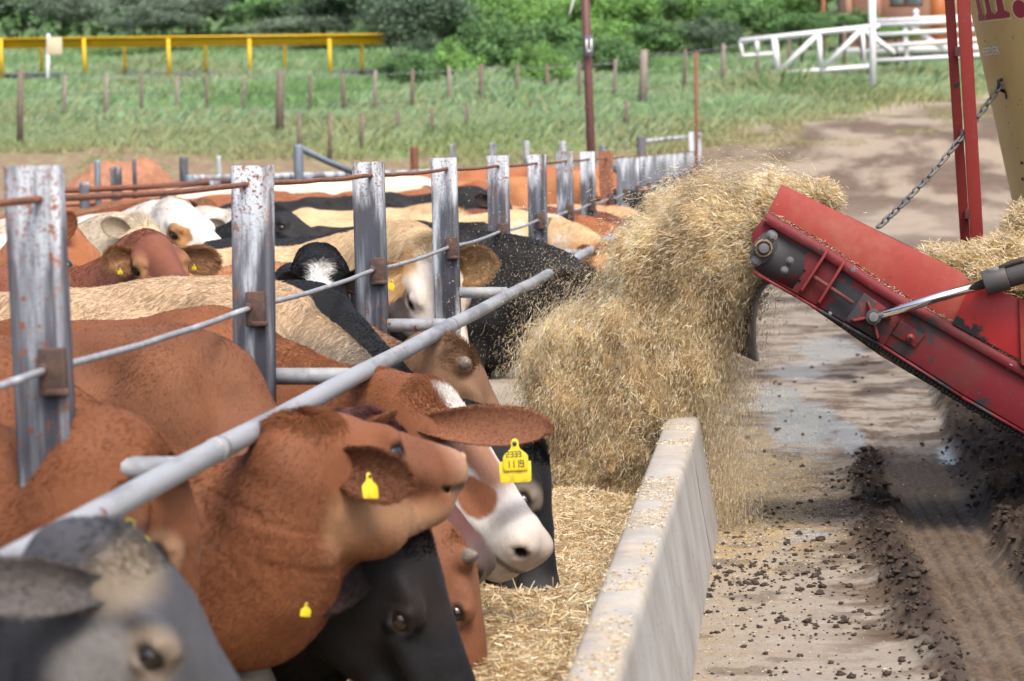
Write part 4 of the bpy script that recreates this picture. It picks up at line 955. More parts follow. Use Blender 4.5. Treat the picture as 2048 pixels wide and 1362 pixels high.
mb = MB(); mb.tube([at(1626, 552, YC - .03), at(1706, 606, YC - .03)], .009, 10); mb.build('adjuster_rod', m_rust('adjuster_rust', (.12, .035, .03)), wag, smooth_=True)
plate([(1728, 585), (1793, 630), (1798, 640), (1768, 690), (1690, 640), (1697, 630)], YC - .012, .010).build('pin_plate', MRED, wag, bevel=.002)
pc = (1746, 632)
for tgt in ((1735, 600), (1700, 641), (1757, 682), (1783, 636)): fin(pc, tgt, .05, .010, 'gusset', MREDW, YC - .012)
c = at(*pc, YC); mb = MB(); mb.tube([c - [0, .01, 0], c - [0, .095, 0]], .021, 16); pin = mb.build('pin', MSTEEL, wag, bevel=.003)
mb = MB(); mb.tube([c - [0, .048, 0], c - [0, .085, 0]], .034, 18); mb.build('rod_eye', MBEAR, pin, bevel=.002)
plate([(1802, 640), (1850, 670), (1830, 695), (1783, 668)], YC - .014, .012).build('bracket', MRED, wag, bevel=.003)
c2 = at(1820, 674, YC); mb = MB(); mb.tube([c2 - [0, .01, 0], c2 - [0, .055, 0]], .017, 16); tb = mb.build('bracket_tube', MREDW, wag); mb = MB(); mb.tube([c2 - [0, .05, 0], c2 - [0, .0565, 0]], .008, 10); mb.build('bore', MBLK, tb)
# hydraulic cylinder
e0, e1, e2, e3 = c - [0, .066, 0], at(1970, 567, YC - .09), at(2048, 545, YC - .10), at(2300, 470, YC - .13)
mb = MB(); mb.tube([e0, e1], .0215, 16); rod_ = mb.build('cylinder_rod', MCHROME, wag, smooth_=True)
mb = MB(); mb.tube([e1 - nrm(e3 - e1) * .005, e1 + nrm(e3 - e1) * .10], .056, 20); mb.tube([e1 + nrm(e3 - e1) * .10, e3], .049, 20); cyl = mb.build('cylinder_barrel', MHYD, wag, bevel=.004)
up = np.array([0, -.01, .062]); mb = MB(); mb.tube([at(1985, 553, YC - .11) + [0, 0, .022], at(2020, 540, YC - .12) + [0, 0, .028], at(2100, 520, YC - .13) + [0, 0, .035], at(2300, 470, YC - .15) + [0, 0, .03]], [.010, .013, .015, .015], 10); mb.build('hose', MRUB, cyl, smooth_=True)
mb = MB(); mb.tube([at(1975, 556, YC - .11) + [0, 0, .02], at(1998, 549, YC - .12) + [0, 0, .026]], .016, 6); mb.build('hose_fitting', MSTEEL, cyl)
# rubber flap under the discharge end
fp = [(1545, 566), (1531, 570), (1519, 584), (1510, 612), (1506, 650), (1507, 690), (1513, 724)]
V = [];
for px, py in fp: p = at(px, py, YC); sk_ = .02 + .10 * (py - 566) / 158; V += [p + [0, .02, 0], p + [.012, .02, .002], p + [.012 - sk_, .66, .004], p + [-sk_, .66, .002]]
F = [tuple(4 * i + q for q in (k, (k + 1) % 4)) + tuple(4 * i + 4 + q for q in ((k + 1) % 4, k)) for i in range(len(fp) - 1) for k in range(4)] + [(0, 1, 2, 3), (4 * len(fp) - 1, 4 * len(fp) - 2, 4 * len(fp) - 3, 4 * len(fp) - 4)]
put('rubber_flap', V, F, MRUB, wag, smooth_=False)
# ladder
def bar(p0, p1, wx, wy, m, name, par):
    p0, p1 = np.array(p0), np.array(p1); d = nrm(p1 - p0); x = nrm(np.array([1, 0, 0]) - d * d[0]); y = np.cross(d, x); mb = MB(); V = []
    for p in (p0, p1):
        for sx_, sy_ in ((-1, -1), (1, -1), (1, 1), (-1, 1)): V.append(p + x * sx_ * wx / 2 + y * sy_ * wy / 2)
    mb.add(V, [(3, 2, 1, 0), (4, 5, 6, 7)] + [(i, (i + 1) % 4, 4 + (i + 1) % 4, 4 + i) for i in range(4)]); return mb.build(name, m, par, bevel=.003)
YL = 13.05
lad = bpy.data.objects.new('ladder', None); COL.objects.link(lad); lad.parent = wag
bar(at(1877, -340, YL + .38), at(1933, 520, YL + .38), .046, .03, MREDL, 'ladder_rail', lad)
bar(at(1908, -340, YL), at(1956, 520, YL), .060, .03, MREDL, 'ladder_rail', lad)
for py in (-240, -65, 103, 268, 428):
    t_ = (py + 340) / 860.0; a = at(1877 + 56 * t_, py, YL + .38); b = at(1908 + 48 * t_, py, YL); mb = MB(); cc = (a + b) / 2
    bar(a + [.02, -.015, 0], b + [-.012, .015, 0], .034, .045, MREDL, 'rung', lad)
# conical tub
TC = np.array([2.092, 13.6])
def tubR(z): return .98 + .203 * (z - 1.375)
MTUB = mat('tub_yellow', (.60, .45, .17), .42); _t = NT(MTUB); _n1 = _t.noise(2.2, 5, .6); _n2 = _t.noise(16, 3, .6); _n3 = _t.noise(5, 4, .7, _t.coord((1, 1, .15)))
_c = _t.mix(_t.math('MULTIPLY', _n1, .5), (.68, .53, .22), (.58, .44, .16)); _c = _t.mix(_t.fr(_n2, .69, .71), _c, (.07, .045, .035)); _c = _t.mix(_t.math('MULTIPLY', _t.fr(_n3, .55, .75), .5), _c, (.48, .37, .18)); _t.base(_c)
th = np.linspace(0, 2 * math.pi, 97)[:-1]; V = []; zz = [1.12, 1.15, 2.9, 2.95, 2.95, 2.86]; RR = [tubR(1.12) - .02, tubR(1.15), tubR(2.9), tubR(2.95) + .03, tubR(2.95) - .02, tubR(2.86) - .05]
for z_, R_ in zip(zz, RR): V += [(TC[0] + R_ * math.cos(a), TC[1] + R_ * math.sin(a), z_) for a in th]
F = [(i * 96 + k, i * 96 + (k + 1) % 96, (i + 1) * 96 + (k + 1) % 96, (i + 1) * 96 + k) for i in range(5) for k in range(96)] + [tuple(range(95, -1, -1)), tuple(range(5 * 96, 6 * 96))]
o = put('tub', V, F, MTUB, wag, smooth_=True); tub = o
def cone_pt(a, z, off=.003): R_ = tubR(z) + off; return np.array([TC[0] + R_ * math.cos(a), TC[1] + R_ * math.sin(a), z])
def hit(px, py):
    """where a line of sight meets the tub: angle and height (or its nearest approach)"""
    d = ray(px, py); best = None
    for t in np.linspace(11.0, 13.7, 2700):
        p = CAM + d * (t / d[1]); g = math.hypot(p[0] - TC[0], p[1] - TC[1]) - tubR(p[2])
        if best is None or g < best[0]: best = (g, math.atan2(p[1] - TC[1], p[0] - TC[0]), p[2])
        if g < 0: break
    return best[1], best[2]
def cone_poly(mb, poly, off):
    """polygon given in (arc metres from angle a0, z) laid on the tub"""
    P = np.array([cone_pt(a, z, off) for a, z in poly]); mb.add(P, [tuple(range(len(P)))])
MLET = m_paint('letter_red', (.30, .030, .055), (.36, .20, .1), .1, 9, .45); MOUT = mat('letter_outline', (.70, .58, .32), .5); MWHT = mat('letter_white', (.78, .78, .74), .5)
h2 = hit(2006, 36) or (math.pi * 1.1, 2.35); zb = h2[1]; a1 = h2[0]
h1 = hit(1983, 42); ad = hit(2040, 18); h0 = hit(1966, 46)
def serif_stem(a0, z0, wa, hgt, w2):     # one serifed letter stem, feet included
    o_ = [(-w2, 0), (-w2, .018), (-wa * 1.1, .035), (-wa, .075), (-wa, hgt - .075), (-wa * 1.1, hgt - .035), (-w2, hgt - .018), (-w2, hgt), (w2, hgt), (w2, hgt - .018), (wa * 1.1, hgt - .035), (wa, hgt - .075), (wa, .075), (wa * 1.1, .035), (w2, .018), (w2, 0)]
    P = []
    for k in range(len(o_)):
        (u, v), (u2, v2) = o_[k], o_[(k + 1) % len(o_)]
        for s_ in (0, .5): P.append((a0 + (u + (u2 - u) * s_) / 1.15, z0 + v + (v2 - v) * s_))
    return P
mbR, mbO = MB(), MB()
stems = [(a1, zb, .030, .42, .070)]
if h1: stems.append((h1[0], zb, .026, .42, .060))
if h0: stems.append((h0[0] , zb, .030, .42, .055))
for (a0, z0, wa, hg, w2) in stems:
    cone_poly(mbO, serif_stem(a0, z0 - .010, wa + .012, hg + .02, w2 + .012), .0022); cone_poly(mbR, serif_stem(a0, z0, wa, hg, w2), .0034)
for mbq, g, off in ((mbO, 1.15, .0022), (mbR, 1.0, .0034)): cone_poly(mbq, [(ad[0] + .045 * g * math.cos(t), ad[1] + .042 * g * math.sin(t)) for t in np.linspace(0, 6.283, 25)[:-1]], off)
lt = mbR.build('lettering', MLET, tub); mbO.build('lettering_outline', MOUT, tub)
f_ = bpy.data.curves.new('word', 'FONT'); f_.body = 'FEEDER'; f_.size = 1.0; to = bpy.data.objects.new('word', f_); COL.objects.link(to)
bpy.context.view_layer.update(); tm = bpy.data.meshes.new_from_object(to.evaluated_get(bpy.context.evaluated_depsgraph_get())); bpy.data.objects.remove(to); bpy.data.curves.remove(f_)
cv = np.array([v.co[:] for v in tm.vertices]); fc_ = [tuple(p.vertices) for p in tm.polygons]; bpy.data.meshes.remove(tm)
hA, hB = hit(1969, 112), hit(2002, 108); zt_ = hit(1990, 93)[1]
wA = (hA[0], hB[0]); zb_ = hB[1]; x0, x1 = cv[:, 0].min(), cv[:, 0].max(); y0_, y1_ = cv[:, 1].min(), cv[:, 1].max()
P = np.array([cone_pt(wA[0] + (v[0] - x0) / (x1 - x0) * (wA[1] - wA[0]), zb_ + (v[1] - y0_) / (y1_ - y0_) * (zt_ - zb_), .003) for v in cv]); put('lettering', P, fc_, MWHT, tub)
# chips of bare metal on the tub
mb = MB()
for px, py, sx_, sz_ in ((2044, 326, .016, .010), (2046, 358, .012, .012), (2036, 297, .006, .004), (2012, 190, .012, .028)):
    hh = hit(px, py)
    if hh: cone_poly(mb, [(hh[0] + sx_ * math.cos(t) * (1 + .3 * math.sin(3 * t + px)), hh[1] + sz_ * math.sin(t) * (1 + .3 * math.cos(2 * t))) for t in np.linspace(0, 6.283, 15)[:-1]], .0018)
mb.build('paint_chip', m_rust('chip', (.06, .035, .03), (.03, .02, .02)), tub)
# undercarriage (mostly out of the picture)
mb = MB(); mb.box((2.2, 13.6, .98), (1.5, 2.6, .14)); mb.box((2.2, 12.5, .86), (.16, .16, .3)); mb.box((2.2, 14.6, .86), (.16, .16, .3)); mb.box((2.2, 13.6, .72), (.14, 3.8, .14)); mb.build('chassis', MREDL, wag, bevel=.01)
plate([(2150, 655), (2150, 920), (2420, 960), (2420, 560)], YC + .06, .62).build('conveyor_base', MREDL, wag, bevel=.01)
for sx_ in (1.5, 2.9):
    mb = MB(); c = np.array([sx_, 14.35, .42]); mb.tube([c - [.13, 0, 0], c - [.11, 0, 0], c + [.11, 0, 0], c + [.13, 0, 0]], [.36, .42, .42, .36], 28); wh = mb.build('wheel', MRUB, wag)
    mb = MB(); mb.tube([c - [.15, 0, 0], c + [.15, 0, 0]], .2, 20); mb.build('rim', MREDL, wh)
# chain from the conveyor to the tub
ch = bpy.data.objects.new('chain', None); COL.objects.link(ch); ch.parent = wag
ha = hit(2006, 170); pe = cone_pt(ha[0], ha[1], .01); ps = at(1756, 455, YC + .42)
mch = m_galv('chain_steel', (.15, .155, .15), .25, .6, 40); NL = 25
pts = [ps + (pe - ps) * t - np.array([0, 0, .035]) * 4 * t * (1 - t) for t in np.linspace(0, 1, NL + 1)]
for i in range(NL):
    a, b = pts[i], pts[i + 1]; d = nrm(b - a); L_ = np.linalg.norm(b - a) * 1.34; m_ = (a + b) / 2
    s0 = nrm(np.cross(d, [0, 1., .15])); s1 = np.cross(d, s0); sd = s0 * math.cos(.5) + s1 * math.sin(.5) if i % 2 else -s0 * math.sin(.42) + s1 * math.cos(.42)
    r_l, hw_ = .0062, .0125; hl = L_ / 2 - hw_ - r_l; ring = [m_ + d * (hl * (1 if -math.pi / 2 <= t_ < math.pi / 2 else -1) + hw_ * math.cos(t_)) + sd * hw_ * math.sin(t_) for t_ in np.linspace(-math.pi / 2, 1.5 * math.pi, 21)[:-1]]
    R_ = np.array(ring); mb = MB(); V = []; n = len(R_); T_ = nrm(np.roll(R_, -1, 0) - np.roll(R_, 1, 0)); nb = np.cross(d, sd)
    for k in range(n):
        o2 = np.cross(T_[k], nb)
        for t_ in range(7): V.append(R_[k] + r_l * (math.cos(t_ * 2 * math.pi / 7) * o2 + math.sin(t_ * 2 * math.pi / 7) * nb))
    mb.add(V, [(k * 7 + t_, k * 7 + (t_ + 1) % 7, ((k + 1) % n) * 7 + (t_ + 1) % 7, ((k + 1) % n) * 7 + t_) for k in range(n) for t_ in range(7)]); mb.build('chain_link', mch, ch, smooth_=True)
mb = MB(); mb.tube([pe + [.03, .02, .035], pe + [-.012, -.012, .02], pe + [-.012, -.012, -.02], pe + [.03, .02, -.035]], .009, 8); mb.build('chain_shackle', MBLK, ch, smooth_=True)

# ------------------------------------------------------------------ falling feed
rg = np.random.default_rng(21); YP = 12.62
lobes = [(1470, 415, 70, 40, .26), (1510, 402, 50, 34, .26), (1400, 432, 75, 48, .28), (1330, 478, 75, 50, .28), (1290, 520, 55, 55, .28), (1420, 500, 95, 75, .28), (1470, 560, 50, 70, .24), (1340, 555, 95, 70, .30), (1290, 600, 65, 60, .28), (1400, 610, 85, 75, .26), (1330, 650, 95, 60, .28), (1230, 655, 75, 50, .28),
         (1160, 680, 70, 48, .26), (1110, 720, 50, 50, .24), (1200, 740, 100, 60, .28), (1300, 730, 105, 70, .28), (1380, 720, 60, 85, .24), (1150, 800, 80, 65, .26), (1250, 810, 100, 65, .28), (1330, 800, 60, 70, .22), (1160, 880, 70, 65, .24), (1245, 890, 85, 65, .24), (1180, 945, 55, 50, .2), (1250, 950, 60, 50, .2), (1560, 416, 40, 20, .24)]
pts = np.array([at(a, b, YP) for a, b, *_ in lobes]); fl_ = Field(pts.min(0) - .5, pts.max(0) + .5, .020); I3 = np.eye(3); k_ = YP / FPX
for (a, b, ra, rb, ry_), p in zip(lobes, pts): fl_.ell(p, I3, (ra * k_ * .80, ry_ * .9, rb * k_ * .80), .07)
g0 = [np.arange(n_) * fl_.h + fl_.org[i] for i, n_ in enumerate(fl_.dim)]; GG = np.stack(np.meshgrid(*g0, indexing='ij'), -1).reshape(-1, 3)
near = (np.abs(fl_.F) < .16).ravel(); nn = np.zeros(len(GG), np.float32)
flowq = GG[near] * np.array([1, 1, .55]) + np.stack([GG[near][:, 2] * .25, 0 * GG[near][:, 0], 0 * GG[near][:, 0]], 1)
nn[near] = (fbm(flowq, 5.5, 3, 4) - .5) * .22 + (fbm(flowq, 18, 3, 5) - .5) * .21
fl_.F += nn.reshape(fl_.F.shape)
PV, PQ = surface_nets(fl_.F, fl_.org, fl_.h)
pc_ = np.array([.52, .36, .17])[None] * (.55 + .9 * fbm(PV * np.array([1, 1, .4]), 14, 3, 9))[:, None]
v01 = PV[PQ[:, 2]] - PV[PQ[:, 0]]; v02 = PV[PQ[:, 3]] - PV[PQ[:, 1]]; fn = np.cross(v01, v02); far_ = .5 * np.linalg.norm(fn, axis=1); fn = nrm(fn)
def flow_dir(P):
    u, v, _ = project(P); t = np.clip((v - 400) / 260, 0, 1); s = np.clip((1500 - u) / 300, 0, 1)
    return np.stack([-(1 - t) * 1.0 - t * .34 * s - .05, 0 * t, .28 * (1 - t) * (1 - s) - .35 * (1 - t) * s - t], 1)
camside = fn[:, 1] < .45
n = 190000; wgt = far_ * camside; fi = rg.choice(len(PQ), n, p=wgt / wgt.sum()); a, b = rg.random((2, n, 1))
C = PV[PQ[fi, 0]] * (1 - a) * (1 - b) + PV[PQ[fi, 1]] * a * (1 - b) + PV[PQ[fi, 2]] * a * b + PV[PQ[fi, 3]] * (1 - a) * b
C = C + fn[fi] * rg.exponential(.026, n)[:, None] + rg.normal(0, .012, (n, 3))
D = flow_dir(C) * rg.uniform(.5, 1.2, (n, 1)) + rg.normal(0, .42, (n, 3)) + np.stack([vnoise(C, 6, q_) - .5 for q_ in (1, 2, 3)], 1) * .9
ln = np.clip(rg.gamma(2.2, .011, n), .006, .11); clump = fbm(C * np.array([1, 1, .5]), 9, 3, 77); S1 = slivers(C, D, ln, rg.uniform(.0009, .0028, n), rg, dark=.66 + .80 * smooth(.3, .7, clump))
# loose pieces around, denser near the mass
n = 110000; fi = rg.choice(len(PQ), n, p=wgt / wgt.sum()); C = PV[PQ[fi, 0]] + fn[fi] * rg.exponential(.06, n)[:, None] + rg.normal(0, .032, (n, 3)) - np.array([.35, 0, 1.]) * rg.exponential(.06, n)[:, None]
S2 = slivers(C, flow_dir(C) + rg.normal(0, .30, (n, 3)), np.clip(rg.gamma(1.8, .006, n), .002, .06), rg.uniform(.0007, .0020, n), rg)
# fine curtain dropping beside the wall, and the spray towards the cattle
n = 64000; px = rg.triangular(1385, 1430, 1550, n); py = rg.uniform(600, 1062, n); Yq = rg.normal(YP - .02, .12, n)
C = np.array([at(u, v, y) for u, v, y in zip(px, py, Yq)]); C = C[C[:, 2] > .02]; dens = .25 + .75 * fbm(C * np.array([1, 1, .2]), 9, 3, 7); C = C[rg.random(len(C)) < (dens * 1.5 - .3) * np.interp(project(C)[0], [1380, 1420, 1500, 1545], [1, 1, .55, .1])]; n = len(C)
S3 = slivers(C, np.array([[-.08, 0, -1.]]) + rg.normal(0, .16, (n, 3)), np.clip(rg.gamma(2.2, .006, n), .003, .045), rg.uniform(.0008, .0021, n), rg)
n = 8000; px = rg.normal(1130, 95, n); py = rg.normal(600, 75, n); C = np.array([at(u, v, y) for u, v, y in zip(px, py, rg.normal(YP - .1, .3, n))])
S4 = slivers(C, rg.normal(size=(n, 3)) * .6 + np.array([[-.5, 0, -.7]]), np.clip(rg.gamma(1.5, .003, n), .0015, .016), rg.uniform(.0007, .0018, n), rg)
n = 2200; px = rg.uniform(820, 1420, n); py = rg.normal(430, 130, n); C = np.array([at(u, v, y) for u, v, y in zip(px, py, rg.normal(YP - .3, .5, n))])
S5 = slivers(C, rg.normal(size=(n, 3)), np.clip(rg.gamma(1.5, .0028, n), .0015, .010), rg.uniform(.0007, .0017, n), rg)
V, F, C_ = joinm([(PV, PQ, pc_), S1, S2, S3, S4, S5])
tag(put('falling_feed', V, F, MSTRAW, attrs={'col': C_}), 'chopped straw feed pouring off the conveyor end', 'feed', kind='stuff')
# straw riding on the belt
lob = [(1640, 395, 38, 26, YC + .42), (1600, 400, 60, 26, YC + .42), (1880, 522, 40, 26, YC + .4), (1960, 530, 70, 34, YC + .4), (2020, 510, 60, 36, YC + .45), (2070, 470, 60, 60, YC + .6), (1990, 560, 80, 40, YC + .3), (2080, 560, 80, 60, YC + .3)]
pts = np.array([at(a, b, y) for a, b, _, _, y in lob]); f2 = Field(pts.min(0) - .35, pts.max(0) + .35, .016)
for (a, b, ra, rb, y), p in zip(lob, pts): f2.ell(p, I3, (ra * y / FPX, .22, rb * y / FPX), .05)
BV, BQ = surface_nets(f2.F, f2.org, f2.h); BV = BV + (np.stack([fbm(BV, 16, 3, q_) - .5 for q_ in (1, 2, 3)], 1)) * .05
bc = np.array([.34, .24, .10])[None] * (.5 + .8 * fbm(BV, 20, 3, 9))[:, None]; v01 = BV[BQ[:, 2]] - BV[BQ[:, 0]]; v02 = BV[BQ[:, 3]] - BV[BQ[:, 1]]; fn = np.cross(v01, v02); ar = np.linalg.norm(fn, axis=1); fn = nrm(fn); ar = ar * (fn[:, 1] < .4)
n = 16000; fi = rg.choice(len(BQ), n, p=ar / ar.sum()); C = BV[BQ[fi, 0]] + fn[fi] * np.abs(rg.normal(0, .012, n))[:, None] + rg.normal(0, .008, (n, 3)); D = rg.normal(size=(n, 3)) * .6 + np.array([[-.8, 0, .25]])
V, F, C_ = joinm([(BV, BQ, bc), slivers(C, D, np.clip(rg.gamma(2.6, .013, n), .01, .09), rg.uniform(.0016, .004, n), rg)])
bx = rg.uniform(1545, 2045, 700); by = np.interp(bx, [1537, 1651, 1748, 1819, 1872, 2048], [421, 487, 553, 597, 624, 725]); Cc = np.array([at(u, v, YC - .002) for u, v in zip(bx, by + rg.normal(1, 2.5, 700))]); L_ = slivers(Cc, rg.normal(size=(700, 3)) * np.array([1, .4, .4]), rg.uniform(.003, .014, 700), rg.uniform(.001, .0024, 700), rg); V, F, C_ = joinm([(V, F, C_), L_])
tag(put('carried_feed', V, F, MSTRAW, attrs={'col': C_}), 'straw feed riding up the conveyor belt', 'feed', kind='stuff')
# ------------------------------------------------------------------ hillside beyond: grass, fences, railing, gate, house, trees
rg = np.random.default_rng(31)
def tz(x, y): return float(terrain(np.array([x]), np.array([y]))[0])
def gpt(px, Y): d = ray(px, 300); x = CAM[0] + d[0] * Y / d[1]; return np.array([x, Y, tz(x, Y)])
# grass
n = 420000; Y = np.exp(rg.uniform(math.log(60), math.log(135), n)); px = np.where(rg.random(n) < .8, rg.uniform(-100, 2000, n), rg.uniform(-1100, 2500, n)); x = (px - 1570) / FPX * Y * 1.0
e = grass_edge(x); vis = Y > e + rg.normal(0, 1.5, n); tuf = (Y > e - 13) & (vnoise(np.stack([x, Y, 0 * x], 1), .7, 71) > .66); k = vis | tuf; x, Y = x[k], Y[k]; e = e[k]; n = len(x)
z = terrain(x, Y); tall = fbm(np.stack([x, Y, 0 * x], 1), .25, 3, 5); hgt = (.14 + .80 * tall ** 1.8) * smooth(-6, 8, Y - e) * rg.uniform(.6, 1.3, n) + .07
R = rg.normal(size=(n, 3)) * np.array([1, 1, 0]); R = nrm(R); wv = rg.uniform(.006, .016, n)[:, None]; tip = rg.normal(0, .3, (n, 3)) * np.array([1, 1, 0]) + np.array([.12, 0, 0])
B_ = np.stack([x, Y, z - .03], 1); V = np.stack([B_ - R * wv, B_ + R * wv, B_ + np.array([0, 0, 1]) * hgt[:, None] * .6 + tip * hgt[:, None] * .4 + R * wv * .6, B_ + np.array([0, 0, 1]) * hgt[:, None] + tip * hgt[:, None] * 1.2], 1).reshape(-1, 3)
F = np.arange(n)[:, None] * 4 + np.array([0, 1, 2, 3]); pn = fbm(np.stack([x, Y, 0 * x], 1), .14, 3, 8); pal = np.array([(.14, .26, .09), (.21, .34, .14), (.26, .38, .22), (.31, .33, .165), (.11, .21, .075)])
ci = np.clip((pn * 2.6 - .4 + rg.normal(0, .32, n)) * 2.2, 0, 4).astype(int); C_ = pal[ci] * rg.uniform(.75, 1.25, (n, 1)); dry = smooth(6, -6, Y - e); C_ = C_ + (np.array([.33, .26, .12]) - C_) * (dry * .65)[:, None]
MLEAF = attr_mat('leaf', 'col', .6, .2, 3, 0, .3); MLEAF.node_tree.nodes['Principled BSDF'].inputs['Subsurface Weight'].default_value = 0
tag(put('grass', V, F, MLEAF, attrs={'col': np.repeat(C_, 4, 0)}), 'tall green grass covering the hillside', 'grass', kind='stuff')
# wire fence posts on the hillside
MWOOD = m_rust('old_wood', (.16, .12, .095), (.07, .055, .045), 20); MWOODL = m_rust('grey_wood', (.24, .20, .17), (.12, .10, .085), 20)
wf = thing('wire_fence', gpt(560, 66), 'long row of weathered wooden fence posts with wire through the grass', 'fence')
rowA = [(40, 140, 270, 66, .085), (130, 150, 245, 72, .06), (212, 146, 247, 72, .06), (284, 150, 243, 73, .05), (353, 152, 242, 73, .05), (415, 152, 240, 73, .05), (488, 148, 238, 74, .05), (559, 140, 262, 67, .11), (621, 148, 235, 74, .06), (690, 146, 232, 74, .06), (751, 140, 230, 74, .06), (826, 138, 228, 74, .06), (899, 134, 224, 75, .06), (965, 128, 222, 75, .08), (1032, 128, 215, 76, .05), (1094, 128, 210, 77, .06), (1160, 124, 210, 78, .05), (1229, 118, 208, 79, .06), (1285, 99, 222, 76, .12), (1371, 98, 180, 82, .06), (1448, 88, 170, 84, .07), (1516, 74, 165, 86, .06), (1578, 70, 152, 87, .05), (1690, 50, 150, 88, .06)]
tops = []
for px, y0, y1, Y, r in rowA:
    g = gpt(px, Y); t_ = at(px + rg.normal(0, 2), y0, Y); mb = MB(); mb.tube([g - [0, 0, .2], (g + t_) / 2 + rg.normal(0, .01, 3), t_], [r, r * .95, r * .85], 8); mb.build('post', MWOOD if rg.random() < .6 else MWOODL, wf); tops.append((g, t_))
mb = MB()
for (g0_, t0), (g1_, t1) in zip(tops[:-1], tops[1:]):
    for fr_ in (.35, .65, .92): mb.tube([g0_ + (t0 - g0_) * fr_, g1_ + (t1 - g1_) * fr_], .008, 4)
mb.build('wire', MG1, wf)
for px, y0, y1, Y in [(598, 226, 270, 62), (659, 226, 268, 62), (723, 225, 262, 64), (797, 222, 250, 66), (864, 216, 252, 66), (935, 210, 250, 66), (1253, 200, 250, 66)]:
    g = gpt(px, Y); t_ = at(px, y0, Y); mb = MB(); mb.tube([g - [0, 0, .2], t_], .05, 7); tag(mb.build('stump_post', MWOOD, None, loc=g), {598: 'short dark stake left of a run of low stakes in the grass', 659: 'short dark stake second in the run of low stakes', 723: 'short dark stake third in the run of low stakes', 797: 'short stake in grass below the dark tree trunk', 864: 'short stake in grass right of the dark tree trunk', 935: 'thick short stake in tall grass before the green thicket', 1253: 'short stake at the foot of the tall wooden post'}[px], 'stake', 'low stakes in the grass')
# yellow railing on a dark deck
MYEL = m_paint('railing_yellow', (.75, .46, .015), (.30, .2, .05), .1, 3, .45)
YR = 95.0; rl = thing('yellow_railing', gpt(360, YR), 'bright yellow beam on yellow posts above a dark deck', 'railing')
P0, P1 = at(-60, 88, YR), at(772, 78, YR); mb = MB(); d = P1 - P0; mb.prism([(0, -.12), (0, .17), (np.linalg.norm(d), .17), (np.linalg.norm(d), -.12)], .14, P0, nrm(d), (0, 0, 1)); mb.prism([(0, .12), (0, .18), (np.linalg.norm(d), .18), (np.linalg.norm(d), .12)], .30, P0 - [0, .001, 0], nrm(d), (0, 0, 1)); mb.build('beam', MYEL, rl)
mb = MB()
for k in range(150): mb.box(P0 + d * (k + .5) / 150 - [0, .07, .155], (.05, .12, .07))
mb.build('beam_teeth', MYEL, rl)
for i, px in enumerate([2, 82, 168, 248, 337, 410, 499, 569, 659, 723]):
    front = i % 2 == 0; Y = YR - (.35 if front else -.25); t_ = at(px, 78 if front else 90, Y); b_ = at(px + 2, 162 if front else 143, Y); mb = MB(); mb.box((t_ + b_) / 2, (.11 if front else .09, .12, t_[2] - b_[2] + .02)); mb.build('post', MYEL, rl)
dk0, dk1 = at(-60, 152, YR + .3), at(745, 143, YR + .3); mb = MB(); d2 = dk1 - dk0; mb.prism([(0, -.09), (0, .07), (np.linalg.norm(d2), .07), (np.linalg.norm(d2), -.09)], 1.0, dk0, nrm(d2), (0, 0, 1), (0, 1, 0)); mb.build('deck', MDARKP, rl)
g = gpt(98, 92); sg = thing('notice_board', g, 'blank cream board on a white post before the yellow railing', 'sign'); c = at(109, 92, 92); mb = MB(); mb.box(c, (.52, .04, .58)); mb.build('board', mat('cream_board', (.66, .55, .38), .6), sg, bevel=.01); mb = MB(); mb.tube([g - [0, 0, .1], at(97, 68, 92.06)], .06, 10); mb.build('post', mat('white_paint', (.75, .76, .76), .5), sg)
# white gates
MWH = m_paint('gate_white', (.78, .79, .80), (.5, .48, .45), .1, 5, .5); YG = 84.0
gt = thing('white_gate', gpt(1670, YG), 'white pipe gate with diagonal braces left of the white pole', 'gate')
def gp(px, py, Y=YG): return at(px, py, Y)
mb = MB(); mb.tube([gp(1480, 82), gp(1760, 52)], .085, 8); mb.tube([gp(1545, 148), gp(1750, 132)], .07, 8); mb.tube([gp(1548, 72), gp(1556, 150)], .10, 8); mb.tube([gp(1638, 66), gp(1642, 142)], .075, 8); mb.tube([gp(1725, 56), gp(1729, 132)], .06, 8); mb.build('gate_frame', MWH, gt, smooth_=True)
for a, b in (((1556, 146), (1636, 68)), ((1646, 138), (1722, 60)), ((1728, 60), (1790, 108))): mb = MB(); mb.tube([gp(*a), gp(*b)], .08, 8); mb.build('brace', MWH, gt, smooth_=True)
mb = MB(); mb.tube([gp(1480, 82), gp(1486, 112), gp(1556, 106)], .06, 8); mb.tube([gp(1513, 78), gp(1515, 108)], .07, 8); mb.build('latch_frame', MWH, gt)
g2 = thing('rail_gate', gpt(1830, YG + 1), 'white five-rail gate right of the white pole', 'gate')
for a, b in (((1750, 42), (1960, 32)), ((1750, 50), (1960, 40)), ((1750, 70), (1960, 58)), ((1750, 94), (1960, 78)), ((1750, 122), (1960, 110))): mb = MB(); mb.tube([gp(*a, YG + 1), gp(*b, YG + 1)], .065, 8); mb.build('rail', MWH, g2, smooth_=True)
for a, b in (((1810, 46), (1814, 128)), ((1816, 48), (1890, 100)), ((1832, 20), (1833, 60))): mb = MB(); mb.tube([gp(*a, YG + 1.1), gp(*b, YG + 1.1)], .075, 8); mb.build('brace', MWH, g2, smooth_=True)
mb = MB(); mb.ball(gp(1832, 24, YG + 1.1), .1, 12, 8); mb.build('finial', MWH, g2, smooth_=True)
gb = gpt(1747, 79.5); mb = MB(); mb.tube([gb - [0, 0, .3], at(1744, -60, 79.5)], .10, 12); tag(mb.build('white_pole', MWH, None, loc=gb, smooth_=True), 'tall white pole between the two white gates', 'pole')
